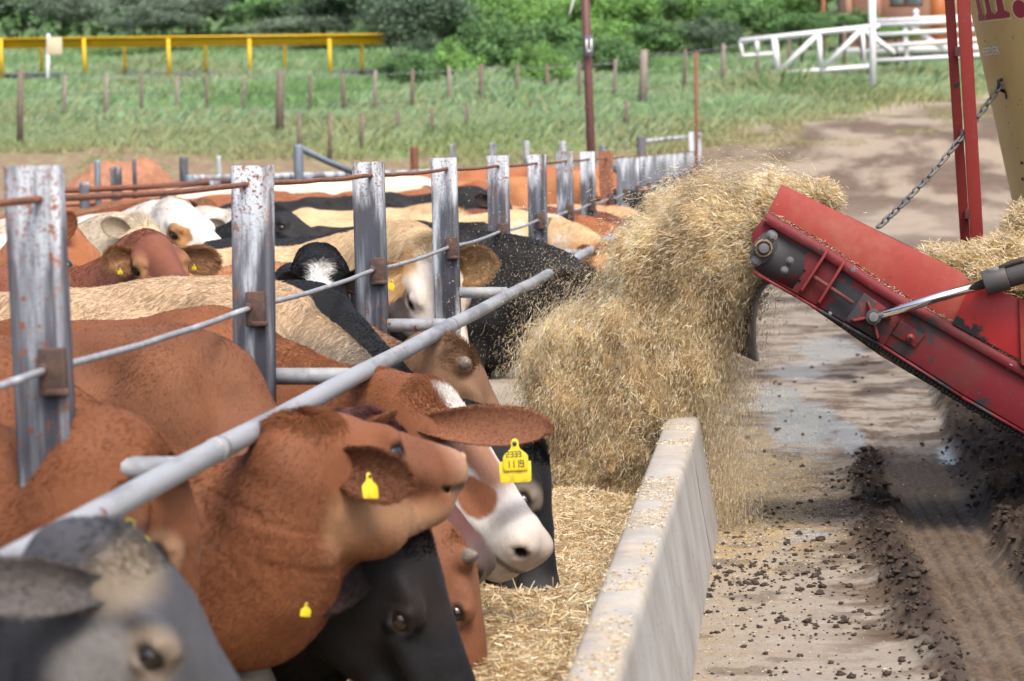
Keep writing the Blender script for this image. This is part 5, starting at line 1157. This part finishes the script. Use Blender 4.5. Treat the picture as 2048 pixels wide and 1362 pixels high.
# lot sign on red pole, thin rusty pole at the fence end
gb = np.array([*at(1187, 320, 37)[:2], 0]); sp = thing('sign_pole', gb, 'tall red-brown steel pole carrying a small dark number sign', 'sign pole'); mb = MB(); tp = at(1166, -120, 37); mb.tube([gb, (gb + tp) / 2, tp], .058, 12); mb.build('pole', m_paint('pole_redbrown', (.13, .055, .05), (.09, .05, .04), .3, 6, .5), sp, smooth_=True)
c = at(1178, 91, 36.88); mb = MB(); mb.box(c, (.115, .012, .265)); sgp = mb.build('sign_plate', mat('sign_dark', (.10, .11, .14), .5), sp, bevel=.004)
def flat(mb, x0, z0, x1, z1): mb.prism([(x0, z0), (x1, z0), (x1, z1), (x0, z1)], .002, c - [0, .0065, 0], (1, 0, 0), (0, 0, 1))
mb = MB(); flat(mb, -.040, -.085, -.020, .085); flat(mb, -.020, -.085, .012, -.060); flat(mb, .020, -.085, .042, .085); mb.build('sign_lettering', MWHT, sgp)
mb = MB(); mb.tube([at(1150, -30, 36.9), at(1147, 0, 36.9), at(1141, 22, 36.9), at(1139, 30, 36.9)], [.012, .016, .012, .018], 8); mb.build('hanging_cable', mat('cable_white', (.6, .6, .6), .5), sp, smooth_=True)
gb = np.array([*at(1390, 330, 46)[:2], 0.05]); mb = MB(); mb.tube([gb, at(1392, 105, 46)], .032, 8); tag(mb.build('thin_pole', MRUST, None, loc=gb), 'thin rusty pole standing at the far end of the feed fence', 'pole')
gb = gpt(1648, 96); mb = MB(); mb.tube([gb - [0, 0, .2], at(1647, -60, 96)], .07, 8); tag(mb.build('rusty_post', m_rust('orange_rust', (.30, .11, .05)), None, loc=gb), 'orange rusty post among bushes left of the house', 'post')
# house
YH = 100.0; hb = gpt(1850, YH); hs_ = thing('house', hb, 'pinkish plastered house with orange door behind the gates', 'house'); x0, x1 = at(1682, 0, YH)[0], at(2140, 0, YH)[0]; z0 = at(1900, 92, YH)[2]
MPINK = m_concrete('plaster_pink', (.50, .28, .20), .5); mb = MB(); mb.box(((x0 + x1) / 2, YH + 3, z0 + 1.7), (x1 - x0, 6, 4.2)); mb.build('wall', MPINK, hs_)
mb = MB(); mb.box(((x0 + x1) / 2 + .2, YH - .08, z0 - .12), (x1 - x0 + .8, .5, .3)); mb.build('plinth', mat('plinth_white', (.6, .6, .58), .7), hs_)
def hw(px0, py0, px1, py1, m, name, dp=.05, par=None, off=0):
    a, b = at(px0, py1, YH), at(px1, py0, YH); mb = MB(); mb.box(((a[0] + b[0]) / 2, YH - dp / 2 + .01 - off, (a[2] + b[2]) / 2), (b[0] - a[0], dp, b[2] - a[2])); return mb.build(name, m, par or hs_)
hw(1862, -40, 1895, 84, mat('door_orange', (.42, .13, .03), .5), 'door'); wn = hw(1780, -50, 1845, 12, mat('window_frame', (.35, .13, .12), .5), 'window'); hw(1783, -46, 1806, 9, mat('pane', (.30, .36, .42), .08), 'pane', .02, wn, .05); hw(1815, -46, 1842, 9, mat('pane_b', (.30, .36, .42), .08), 'pane', .02, wn, .05)
hw(1690, -60, 1702, 70, MPINK, 'pilaster', .3); hw(1748, -60, 1760, 60, MPINK, 'pilaster', .3)
mb = MB(); mb.box(((x0 + x1) / 2, YH + 2.8, z0 + 3.95), (x1 - x0 + 1, 7.4, .3)); mb.build('roof', mat('roof_sheet', (.3, .3, .3), .5), hs_)
# trees and bushes: leaf-sized faces in clumps
def crown(nl, rx_, ry_, rz_, nclump, leaf, pal, seed, flat_=.0):
    r = np.random.default_rng(seed); cl = nrm(r.normal(size=(nclump, 3))) * r.uniform(.35, 1.0, (nclump, 1)) ** .5; cl[:, 2] = np.abs(cl[:, 2]) * .9 - .15 if flat_ == 0 else cl[:, 2] * .55 + .3
    cl = cl * r.uniform(.55, 1.25, (nclump, 1)); cs = r.uniform(.12, .36, nclump); sh = r.uniform(.65, 1.25, nclump); k = r.integers(0, nclump, nl); u = nrm(r.normal(size=(nl, 3))); C = cl[k] + u * (cs[k] * r.uniform(.2, 1.15, nl) ** .8)[:, None] + r.normal(0, .05, (nl, 3))
    C = C * np.array([rx_, ry_, rz_]); N_ = nrm(u + r.normal(0, .6, (nl, 3)) + np.array([0, 0, .5])); A = nrm(np.cross(N_, r.normal(size=(nl, 3)))); B = np.cross(N_, A); s = leaf * r.uniform(.6, 1.4, (nl, 1))
    V = np.stack([C - A * s, C + B * s * .5, C + A * s, C - B * s * .5], 1).reshape(-1, 3); F = np.arange(nl)[:, None] * 4 + np.arange(4); c = np.array(pal)[r.integers(0, len(pal), nl)] * (sh[k] * r.uniform(.75, 1.25, nl))[:, None]
    return V, F, np.repeat(c, 4, 0)
PD = [(.07, .125, .075), (.10, .165, .095), (.14, .20, .12)]; PM = [(.10, .21, .07), (.15, .28, .09), (.08, .16, .06)]; PB = [(.17, .34, .08), (.23, .42, .11), (.13, .27, .07)]; PG = [(.16, .22, .15), (.12, .17, .11), (.20, .26, .18)]
MBARK = m_rust('bark', (.10, .075, .055), (.05, .04, .03), 12)
crowns = {}
def plant(kind, px, py_c, Y, wpx, hpx, label, cat, trunk=None, seed=0, group=None):
    """px,py_c crown centre in the photo at distance Y; size in metres from its apparent size"""
    key = (kind, seed % 4); k_ = Y / FPX; pal, nl, leaf, fl2 = {'dark': (PD, 16000, .036, 0), 'mid': (PM, 16000, .036, 0), 'bright': (PB, 16000, .034, 0), 'grey': (PG, 16000, .032, 0), 'acacia': (PD, 16000, .030, 1)}[kind]
    if key not in crowns: V, F, c = crown(nl, 1, 1, 1, 70, leaf, pal, 100 + len(crowns), fl2); me = raw_mesh('crown', V, F, {'col': c}); me.materials.append(MLEAF); crowns[key] = me
    c = at(px, py_c, Y); gz = tz(c[0], Y); th_ = thing('tree' if trunk else 'bush', (c[0], Y, gz), label, cat, group); sx_, sz_ = wpx * k_, hpx * k_
    o = bpy.data.objects.new('crown', crowns[key]); COL.objects.link(o); o.parent = th_; o.location = (0, 0, max(c[2] - gz, .15)); o.scale = (sx_, max(sx_ * .8, 1.0), sz_); o.rotation_euler = (0, 0, seed * 1.3)
    top = np.array([c[0], Y, c[2] + sz_ * .2]); g0_ = np.array([c[0], Y, gz - .2]); mb = MB(); rr = .06 if not trunk else trunk; b = (g0_ + top) / 2 + [rr, 0, 0]
    mb.tube([g0_, b, top], [rr, rr * .75, rr * .35], 8); rq = np.random.default_rng(seed)
    for q_ in range(5 if trunk else 3): e_ = b + nrm(rq.normal(size=3) * [1, 1, .3] + [0, 0, .6]) * sx_ * .7; mb.tube([b, (b + e_) / 2 + [0, 0, .1], e_], [rr * .5, rr * .35, rr * .15], 6)
    mb.build('trunk', MBARK, th_, smooth_=True)
for i, a in enumerate([('dark', 40, 10, 128, 130, 75, 'dark green bush at the far left edge above the grass'), ('grey', 160, 25, 124, 110, 55, 'grey-green bush above the cream board'), ('dark', 265, 0, 130, 130, 90, 'dark bush above the second yellow post'), ('grey', 390, 18, 126, 120, 60, 'greyish bush above the middle of the yellow railing'), ('dark', 480, -10, 132, 130, 90, 'dark rounded bush behind the yellow railing centre'), ('mid', 560, 30, 122, 100, 60, 'mid green bush over the right half of the railing'), ('dark', 690, 20, 120, 120, 80, 'dark bush hanging over the right end of the railing'),
    ('bright', 1010, 60, 100, 110, 105, 'bright green leafy bush just right of the dark tree'), ('mid', 930, 150, 92, 70, 70, 'mid green bush at the foot of the dark tree'), ('bright', 1120, 20, 104, 110, 90, 'pale green bush behind the sign pole'), ('mid', 1060, 150, 92, 90, 60, 'leafy bush left of the sign pole near the posts'), ('bright', 1250, 40, 104, 110, 70, 'light green bush right of the sign pole'), ('mid', 1340, 20, 106, 100, 60, 'green bush with gaps beyond the tall wooden post'), ('mid', 1480, 50, 102, 100, 70, 'round green bush above the left end of the gate'), ('bright', 1560, 20, 104, 95, 75, 'bright green bush behind the gate'), ('dark', 1420, 70, 100, 70, 45, 'dark low bush left of the white gate'),
    ('mid', 1720, 50, 93, 50, 35, 'small green bush between gate and house wall'), ('bright', 1790, 70, 93, 60, 28, 'low green bush under the house window'), ('mid', 1160, 130, 94, 60, 45, 'green bush directly behind the sign pole base'), ('bright', 960, 90, 96, 120, 90, 'large bright green bush between the dark tree and the sign pole'), ('dark', 850, 130, 93, 70, 60, 'dark shrub around the trunk of the thorn tree'), ('mid', 1100, 95, 97, 100, 70, 'dense green bush left of the sign pole halfway up'), ('bright', 1200, 90, 98, 100, 60, 'pale leafy bush right of the sign pole halfway up'), ('mid', 1300, 85, 99, 90, 55, 'wide green bush beyond the tall wooden post at grass level'), ('mid', 1010, 175, 86, 70, 40, 'low green bush in the grass below the bright bush'), ('bright', 1440, 20, 106, 110, 70, 'light green bush between two dark trees at the top'), ('grey', 300, 48, 119, 130, 35, 'low grey-green scrub just above the railing left of centre'), ('grey', 620, 55, 117, 120, 35, 'low grey-green scrub just above the railing right of centre'), ('mid', 740, 90, 112, 80, 45, 'green scrub behind the railing end'), ('mid', 1600, 60, 94, 60, 45, 'green bush behind the gate braces'), ('bright', 900, 145, 85, 75, 75, 'bright low shrub right of the dark trunk in the grass'), ('mid', 985, 110, 88, 95, 100, 'tall leafy shrub left of the paired wooden posts'), ('bright', 1080, 150, 84, 70, 75, 'bright shrub in tall grass left of the sign pole foot'), ('mid', 830, 155, 84, 70, 65, 'green shrub under the dark thorn tree'), ('mid', 1215, 128, 90, 80, 62, 'green shrub beside the tall wooden post'), ('dark', -120, 10, 126, 150, 80, 'dark bush past the left end of the railing'), ('mid', -330, 20, 122, 150, 80, 'green bush well left of the railing'), ('bright', -560, 30, 116, 160, 90, 'bright bush farthest left on the hillside')]):
    plant(*a[:6], a[6], 'bush', None, i)
for i, a in enumerate([('acacia', 860, 60, 96, 170, 100, 'dark spreading thorn tree standing over the railing end', .16), ('dark', 640, -40, 128, 190, 90, 'dark tree above the right half of the yellow railing', .14), ('acacia', 740, 10, 118, 150, 60, 'flat thorn tree behind the end of the yellow railing', .12), ('dark', 1060, -60, 116, 170, 90, 'dark tree behind the pale bush top centre', .16), ('dark', 1300, -70, 118, 190, 80, 'dark tree at the top edge right of the sign pole', .16), ('mid', 1530, -50, 112, 180, 75, 'tall leafy tree above the white gate', .16), ('dark', 120, -60, 140, 230, 90, 'dark tree at the top left corner', .18), ('dark', 370, -70, 140, 210, 90, 'dark tree top left of centre over the railing', .18), ('mid', 930, -40, 112, 130, 90, 'green tree left of the pale bush at the top', .14), ('mid', 1640, -70, 116, 120, 80, 'leafy tree beside the house corner', .14)]):
    plant(*a[:6], a[6], 'tree', a[7], i + 40)
# far wooded hill behind everything
n = 70000; Y = rg.uniform(132, 215, n); x = rg.uniform(-.42, .22, n) * Y; z = terrain(x, Y) + rg.uniform(0, 1, n) ** .7 * (3.5 + 4 * fbm(np.stack([x, Y, 0 * x], 1), .12, 3, 9)); c = np.stack([x, Y, z], 1)
s = rg.uniform(.16, .38, (n, 1)); N_ = nrm(rg.normal(size=(n, 3)) + [0, -.4, .5]); A = nrm(np.cross(N_, rg.normal(size=(n, 3)))); B = np.cross(N_, A); V = np.stack([c - A * s, c + B * s * .6, c + A * s, c - B * s * .6], 1).reshape(-1, 3)
pal = np.array(PD + PM + PG); pn = fbm(c, .12, 3, 14); C_ = pal[np.clip((pn * 1.6 - .3) * 9, 0, 8).astype(int)] * rg.uniform(.7, 1.3, (n, 1))
tag(put('wooded_hillside', V, np.arange(n)[:, None] * 4 + np.arange(4), MLEAF, attrs={'col': np.repeat(C_, 4, 0)}), 'dense dark bush covering the far hillside', 'woods', kind='stuff')
# ------------------------------------------------------------------ the herd
RED = (.170, .062, .025); DRED = (.13, .045, .022); TAN = (.36, .24, .14); CREAM = (.56, .42, .26); BLACK = (.005, .005, .006); ORANGE = (.36, .15, .055); WHITE = (.66, .61, .55); BROWN = (.20, .105, .055); GREY = (.050, .051, .058)
HF = 1.0      # hair amount
def up_to(x, y, z): return (x, y, z)
B_ = 'cattle lined up at the feed bunk'; PN = 'cattle standing in the pen'
# nearest: dark grey, face towards us, blurred
def grey_face(i):
    hp, V = i['hp'], i['V']; n = fbm(V, 9, 3, 2)
    if i.get('ear'): return [((.12, .115, .11), np.ones(len(V)) * .6)]
    ck = i['hw'] * smooth(.085, .05, np.hypot(hp[:, 0] - .13, (hp[:, 2] + .19) * .8) + .05 * (n - .5))
    return [((.21, .205, .20), ck * .8), ((.20, .16, .115), i['hw'] * smooth(.12, .05, np.linalg.norm(hp - [.02, -.06, -.05], axis=1)) * .8)]
cow('dark grey cow with a pale cheek filling the near corner', (-1.95, 4.8, 1.02), at(272, 1096, 4.55), at(646, 1574, 4.56), (.78, .08, .62), c_spot(c_plain(GREY, ring=(.24, .19, .14), muzzle=(.03, .03, .03)), grey_face), res=.0095, hair=26000, hair_len=.0115, L=.44, poll_tuft=.015, eyes=(-1, 1), group=B_, dip=(-1.42, .50), neck_r=(.22, .11),
    ears=[(-1, at(-90, 1170, 4.25), (.4, -.8, .3), .062), (1, None, None, None)])
# red, seen from behind its cheek
cow('red cow behind the grey one, eye and yellow tag below the rail', (-2.0, 6.02, 1.27), at(312, 922, 6.02), at(446, 1400, 6.08), (.80, .45, .35), c_plain(RED, ring=(.36, .22, .13), dark=(.11, .036, .016), dk=.45), res=.010, hair=42000, hair_len=.0115, group=B_, dip=(-1.54, .86), poll_tuft=.015,
    ears=[(-1, at(240, 1052, 5.55), (.6, -.7, .3), .06), (1, at(235, 893, 6.0), (.5, -.6, .4), .05)], tags=[(at(262, 1064, 5.52), (.45, -1, .15), (-.12, 0, 1), .075, ('1297', '121'), False)])
# hero: red with lifted nose
def hero3(i):
    hp = i['hp']; hw = i['hw']
    if i.get('ear'): return []
    return [((.38, .22, .13), hw * smooth(.43, .49, hp[:, 0])), ((.10, .035, .018), hw * smooth(.03, .10, hp[:, 0]) * smooth(.20, .12, hp[:, 0]) * .0), ((.11, .04, .02), i['neck'] * smooth(.25, .8, i['N'][:, 2]) * .55), ((.36, .22, .12), hw * smooth(-.16, -.22, hp[:, 2]) * .5)]
cow('red cow in front lifting its nose over the rail, yellow ear tag', (-1.95, 6.70, 1.27), at(594, 850, 6.70), at(838, 870, 7.10), (-.32, .08, 1), c_spot(c_plain(RED, dark=(.12, .045, .022), dk=.4, muzzle=(.34, .20, .13), muz_w=.6), hero3), res=.0085, hair=70000, hair_len=.0115, poll_tuft=.03, L=.56, group=B_, neck_r=(.28, .118), throat=.72, face_w=1.18, dip=(-1.36, .70),
    ears=[(-1, at(818, 972, 6.50), (.15, -1, .12), .062, at(656, 922, 6.66)), (1, at(780, 815, 7.1), (.2, .5, .5), .06)], tags=[(at(738, 962, 6.47), (.9, -.7, .25), (.05, .1, 1), .050, None, False)])
# black beneath
cow('black cow feeding below the lifted red head', (-1.95, 7.25, 1.04), at(812, 1062, 6.95), at(1000, 1447, 6.92), (.85, 0, .45), c_plain(BLACK, mottling=.3, dark=(.035, .02, .014), dk=.5, muzzle=(.02, .018, .018)), res=.0085, hair=45000, hair_len=.011, L=.54, group=B_, dip=(-1.38, .54), neck_r=(.25, .17),
    ears=[(-1, at(610, 1205, 6.60), (.5, -.8, .2), .062), (1, at(800, 1040, 7.15), (.5, .6, .3), .06)], tags=[(at(612, 1214, 6.52), (.6, -.8, 0), (.2, 0, 1), .028, None, False)])
# red-brown with horn bud
cow('red-brown cow with a horn bud, head down at the feed', (-1.68, 7.85, 1.27), at(922, 1100, 7.55), at(1007, 1440, 7.52), (.85, .35, .35), c_plain((.165, .066, .030), dark=(.10, .035, .018), dk=.5, muzzle=(.10, .055, .04)), res=.0085, hair=55000, hair_len=.0095, horn=.04, L=.44, poll_tuft=.006, group=B_, dip=(-1.42, .58),
    ears=[(-1, at(770, 1180, 7.25), (.5, -.8, .2), .055), (1, at(900, 1060, 7.75), (.5, .6, .3), .055)])
# purple-brown
cow('dark maroon cow with only its muzzle showing under the red chin', (-1.95, 8.4, 1.08), at(766, 855, 7.98), at(940, 1045, 7.92), (.75, -.15, .65), c_plain((.085, .034, .030), muzzle=(.07, .045, .04)), res=.010, hair=45000, hair_len=.0115, group=B_, dip=(-1.42, .58), ears=[(-1, at(720, 1000, 7.75), (.5, -.8, .2), .055), (1, None, None, None)])
# hero: brown and white face
def hero7(i):
    hp, V, hw = i['hp'], i['V'], i['hw']
    if i.get('ear'): return [((.27, .11, .052), np.ones(len(V)) * .8)]
    n = fbm(hp, 16, 3, 3) - .5; yy = hp[:, 1]; zz = hp[:, 2]
    w1 = smooth(-.01, .01, zz + .085 + .25 * (hp[:, 0] - .12) * 0 + n * .05) * 0
    side = smooth(.15, .18, hp[:, 0] + n * .05) * smooth(.50, .46, hp[:, 0]); jaw = smooth(-.10, -.16, zz + n * .05) * smooth(.06, .12, hp[:, 0])
    blaze = smooth(.055, .04, np.abs(yy) + n * .03) * smooth(.0, .05, zz + .06) * smooth(-.04, .0, hp[:, 0]) * smooth(.22, .14, hp[:, 0])
    wt = np.clip(np.maximum(side, np.maximum(jaw * smooth(.12, .2, hp[:, 0] + .1), blaze)), 0, 1)
    patch = smooth(.062, .050, np.hypot((hp[:, 0] - .315) * .9, (zz + .075) * 1.1) + n * .035) * smooth(.0, -.02, yy)
    ridge_ = smooth(-.048, -.030, zz + n * .02) * smooth(.13, .18, hp[:, 0]) * smooth(.36, .30, hp[:, 0]) * smooth(.02, -.01, yy)
    mz = smooth(.37, .42, hp[:, 0])
    return [((.60, .57, .53), hw * wt), ((.26, .10, .045), hw * np.maximum(patch, ridge_ * .9)), ((.17, .15, .15), hw * smooth(.36, .40, hp[:, 0]) * smooth(.45, .41, hp[:, 0]) * smooth(-.13, -.06, zz) * .75), ((.50, .45, .39), hw * smooth(.42, .46, hp[:, 0]) * .8), ((.30, .20, .16), hw * smooth(.49, .52, hp[:, 0] + .1 * n) * .6), ((.40, .30, .20), hw * smooth(-.19, -.235, zz) * .6)]
cow('brown and white faced cow with large yellow tag in its ear', (-1.82, 8.95, 1.245), at(882, 800, 8.42), at(1118, 1083, 8.15), (.80, -.22, .62), c_spot(c_plain(RED, muzzle=None, seed=4, dark=(.11, .036, .016), dk=.4), hero7), res=.0085, hair=75000, hair_len=.0095, L=.575, group=B_, eyes=(-1, 1), neck_r=(.26, .15), poll_tuft=.02, ear_hair=.004, dip=(-1.48, .86),
    ears=[(-1, at(1094, 852, 7.98), (.0, -.87, .50), .066), (1, at(905, 830, 8.85), (.4, .6, .4), .05)], tags=[(at(1030, 898, 7.955), (.1, -1, .12), (-.03, 0, 1), .074, ('2333', '1119'), True)])
# tan-grey whose head is hidden
cow('tan-grey cow with a long pale back behind the second post', (-1.80, 9.45, 1.335), at(850, 850, 9.05), at(960, 1080, 8.9), (.8, .2, .5), c_plain((.20, .165, .125), back=(.46, .33, .21), backw=.9, mottling=.3), res=.011, hair=60000, hair_len=.022, group=B_, dip=(-1.42, .78), ears=[(-1, None, None, None), (1, None, None, None)])
cow('black cow with muzzle deep in the straw, tall dark neck', (-1.76, 10.1, 1.28), at(1066, 892, 9.15), at(1140, 1245, 9.0), (.9, .30, .2), c_plain(BLACK, mottling=.35, ring=(.16, .13, .10), muzzle=(.03, .028, .026)), res=.010, hair=50000, hair_len=.0095, group=B_, L=.54, horn=None, dip=(-1.40, .74),
    ears=[(-1, at(950, 930, 9.0), (.2, -.9, -.1), .05), (1, None, None, None)], neck_r=(.28, .14))
cow('greyish-brown cow with horn bud peering under the rail', (-1.8, 10.75, 1.20), at(925, 704, 10.35), at(1072, 935, 10.45), (.80, .05, .6), c_plain((.17, .095, .055), muzzle=(.05, .035, .03)), res=.010, hair=50000, hair_len=.011, horn=.03, group=B_, L=.50, dip=(-1.45, .78), ears=[(1, None, None, None)])
cow('black cow with a white blotch on its raised poll', (-2.15, 12.3, 1.25), at(640, 547, 11.3), at(655, 745, 11.05), (.1, -.9, .45), c_spot(c_plain(BLACK, muzzle=(.03, .03, .03)), lambda i: [((.70, .68, .66), i['hw'] * smooth(.50, .56, fbm(i['hp'], 10, 3, 6) + .25 * smooth(.09, .0, np.abs(i['hp'][:, 1])) - .06))]), heading=-1.3, res=.012, hair=40000, hair_len=.014, poll_tuft=.022, L=.46, group=PN,
    ears=[(1, at(750, 555, 11.3), (0, -1, .1), .06), (-1, at(560, 560, 11.3), (0, -1, .1), .06)], tags=[(at(722, 568, 11.22), (0, -1, .1), (0, 0, 1), .021, None, False)])
def creamface(i):
    hp = i['hp']
    if i.get('ear'): return [((.46, .27, .11), np.ones(len(hp)) * .8)]
    return [((.64, .57, .50), i['hw'] * smooth(-.02, .06, hp[:, 0])), ((.42, .25, .11), i['hw'] * smooth(.085, .10, np.abs(hp[:, 1])) * smooth(.12, .04, hp[:, 0]))]
cow('cream cow with furry ears facing the camera behind a post', (-2.55, 13.85, 1.31), at(872, 503, 13.3), at(935, 730, 13.02), (.45, -.60, .65), c_spot(c_plain(CREAM, seed=3, muzzle=(.42, .30, .25), ring=(.55, .36, .28)), creamface), res=.011, hair=45000, hair_len=.022, poll_tuft=.018, face_hair=.3, ear_hair=.022, group=PN, L=.62, face_w=1.2,
    ears=[(1, at(985, 530, 13.15), (.05, -1, .1), .085), (-1, at(735, 585, 13.15), (.05, -1, .1), .085)], tags=[(at(783, 566, 13.0), (0, -1, .1), (.3, 0, 1), .04, None, False)], ear_w=.08)
def calf(i): return [((.30, .16, .07), np.ones(len(i['hp'])) * .8)] if i.get('ear') else []
cow('red-brown cow with shaggy ears looking over a tan back', (-3.25, 11.9, 1.30), at(300, 474, 11.5), at(375, 562, 11.08), (.2, -.45, .85), c_spot(c_plain((.17, .060, .034), ring=(.26, .14, .06), muzzle=(.06, .035, .03)), calf), res=.011, hair=38000, hair_len=.012, poll_tuft=.008, face_hair=.3, ear_hair=.026, group=PN, L=.47,
    ears=[(-1, at(222, 530, 11.3), (.1, -1, .2), .075), (1, at(434, 528, 11.65), (.2, -1, .1), .065)], tags=[(at(240, 540, 11.2), (0, -1, 0), (0, 0, 1), .021, None, False), (at(388, 532, 11.5), (0, -1, 0), (0, 0, 1), .021, None, False)])
def whitehead(i):
    hp = i['hp']
    if i.get('ear'): return [((.24, .11, .05), np.ones(len(hp)) * .6)]
    dd = np.hypot((hp[:, 0] - .20) * .8, hp[:, 2] + .09) + .05 * (fbm(hp, 18, 2, 4) - .5)
    return [((.30, .15, .06), i['hw'] * smooth(.068, .058, dd) * smooth(.02, -.02, hp[:, 1])), ((.55, .20, .18), i['hw'] * smooth(.46, .49, hp[:, 0]))]
cow('white headed cow with a brown eye patch', (-4.4, 16.3, 1.32), at(352, 408, 15.9), at(484, 510, 15.5), (.30, -.25, .9), c_spot(c_plain((.56, .53, .49), muzzle=(.6, .35, .3)), whitehead), res=.012, hair=30000, hair_len=.012, poll_tuft=.015, face_hair=.3, group=PN, L=.58, ears=[(-1, at(348, 520, 15.6), (.2, -1, .1), .06), (1, at(348, 400, 16.2), (.2, -.9, .3), .06)])
N3 = [  # label, withers, poll px, muzzle px, colour, heading, extras
    ('grey-cream cow with its neck stretched to the right', (-4.45, 15.0, 1.22), (292, 448, 14.9), (400, 560, 14.6), (.44, .38, .29), 0.0, dict(face=(.46, .33, .18), facew=.9)),
    ('black cow with head resting along a cream back', (-3.75, 17.0, 1.28), (560, 425, 16.8), (668, 480, 16.5), (.018, .017, .018), 0.0, {}),
    ('long black-brown back at the middle of the pen', (-2.25, 17.6, 1.31), (1010, 480, 17.4), (1080, 570, 17.3), (.022, .018, .018), 0.0, {}),
    ('black cow feeding with its big dark back beside the rail', (-1.75, 15.5, 1.32), (1190, 560, 15.3), (1260, 700, 15.1), (.016, .016, .018), 0.0, {}),
    ('grey-black cow with speckled back in the falling chaff', (-1.9, 16.6, 1.20), (1230, 590, 16.3), (1280, 690, 16.1), (.03, .028, .028), 0.0, {}),
    ('orange cow with a white stripe along its neck', (-1.75, 19.0, 1.33), (1215, 500, 18.7), (1290, 640, 18.5), (.40, .19, .075), 0.0, dict(back=(.52, .38, .22), backw=1.0)),
    ('dark grey cow beyond the orange one at the rail', (-1.9, 20.2, 1.27), (1215, 505, 20.0), (1290, 620, 19.8), (.05, .042, .04), 0.0, {}),
    ('red cow at the rail beyond the grey necks', (-1.9, 21.6, 1.27), (1262, 480, 21.4), (1320, 590, 21.2), (.28, .10, .04), 0.0, {}),
    ('maroon cow at the rail near the pale posts', (-1.9, 23.2, 1.28), (1268, 462, 23.0), (1330, 560, 22.8), (.13, .045, .03), 0.0, {}),
    ('pale orange cow raising its ears among pale posts', (-1.9, 25.0, 1.27), (1290, 440, 24.8), (1345, 520, 24.6), (.50, .30, .16), 0.0, {}),
    ('black cow at the rail far down the pale posts', (-1.9, 28.5, 1.32), (1340, 405, 28.2), (1375, 470, 28.0), (.015, .015, .016), 0.0, {}),
    ('red cow farthest down the rail by the straw', (-1.9, 31.0, 1.36), (1350, 402, 30.6), (1395, 460, 30.2), (.26, .09, .035), 0.0, {}),
    ('tan cow standing across behind the black back', (-3.0, 21.5, 1.34), (930, 430, 21.3), (1000, 520, 21.2), (.50, .35, .20), 0.0, {}),
    ('black cow across the pen under the dark pipe', (-3.3, 23.8, 1.40), (1000, 395, 23.6), (1060, 470, 23.4), (.017, .016, .017), 0.0, {}),
    ('second black back left of the third post', (-4.2, 22.4, 1.34), (790, 425, 22.3), (850, 500, 22.2), (.02, .018, .018), 0.0, {}),
    ('red cow behind the black backs in mid pen', (-3.4, 26.5, 1.40), (1000, 380, 26.3), (1060, 450, 26.2), (.24, .085, .035), 0.0, {}),
    ('white cow back glimpsed between two posts', (-4.5, 27.5, 1.50), (880, 372, 27.4), (925, 430, 27.3), (.62, .52, .40), 0.0, {}),
    ('orange-red cow behind the rail posts far right', (-2.6, 28.5, 1.47), (1195, 362, 28.3), (1240, 430, 28.2), (.36, .15, .06), 0.0, {}),
    ('wide red cow under the dark pipe far right', (-2.6, 31.0, 1.58), (1230, 352, 30.8), (1270, 410, 30.7), (.30, .11, .045), 0.0, {}),
    ('red cow with its head up at the pen pipe', (-6.1, 27.0, 1.38), (580, 392, 26.6), (640, 440, 26.4), (.25, .09, .04), 0.0, {}),
    ('red-brown cow near the blue-grey post', (-5.6, 25.5, 1.36), (700, 402, 25.3), (760, 460, 25.2), (.25, .10, .05), 0.0, {}),
    ('red back along the far left rails', (-5.3, 19.6, 1.36), (345, 430, 19.4), (410, 500, 19.3), (.21, .075, .035), 0.0, {}),
    ('white cow behind the white head', (-4.45, 18.4, 1.38), (475, 440, 18.3), (530, 500, 18.2), (.55, .51, .46), 0.0, dict(face=(.26, .09, .04), facew=1.0)),
    ('brown cow with its ear up beside the second post', (-6.4, 21.5, 1.30), (420, 410, 21.3), (470, 470, 21.1), (.20, .10, .05), 0.0, {}),
    ('light red cow at the left edge behind the first post', (-3.75, 13.2, 1.27), (60, 500, 13.0), (120, 640, 12.8), (.27, .10, .04), math.pi, dict(back=(.36, .17, .09), backw=.6)),
    ('red cow whose back shows left of the shaggy ears', (-4.0, 13.0, 1.29), (330, 590, 12.8), (420, 720, 12.6), (.26, .105, .05), 0.0, {}),
    ('golden brown cow behind the shaggy ears', (-2.5, 12.7, 1.20), (600, 640, 12.6), (690, 760, 12.5), (.34, .17, .07), 0.0, {}),
    ('pale cow at the far left behind the first post', (-5.6, 17.0, 1.28), (40, 470, 16.8), (-40, 560, 16.6), (.55, .45, .35), math.pi, {}),
]
for i, (lab, wi, pl, mz, colr, hd, ex) in enumerate(N3):
    spot = c_plain(colr, seed=i + 20, muzzle=tuple(x * .7 for x in colr), **ex)
    if lab.startswith('orange cow'): spot = c_spot(spot, lambda i: [((.66, .58, .46), i['neck'] * smooth(.06, .03, np.abs(((i['V'] - i['base'])[:, 1]) + .02)) * smooth(.3, .7, i['N'][:, 2])), ((.6, .5, .4), smooth(.62, .66, fbm(i['V'], 3, 3, 2)) * .7)])
    cow(lab, wi, at(*pl), at(*mz), (.7, -.1, .6) if hd == 0 else (-.7, -.1, .6), spot, heading=hd, res=.016 if wi[1] < 18 else .022, hair=24000 if wi[1] < 20 else (9000 if wi[1] < 26 else 0), hair_len=.02, group=B_ if wi[0] > -2.3 and wi[1] > 15 else PN,
        ears=[(-1, None, (.2, -1, .1), .06), (1, None, (.2, -1, .1), .06)], ear_l=.17)
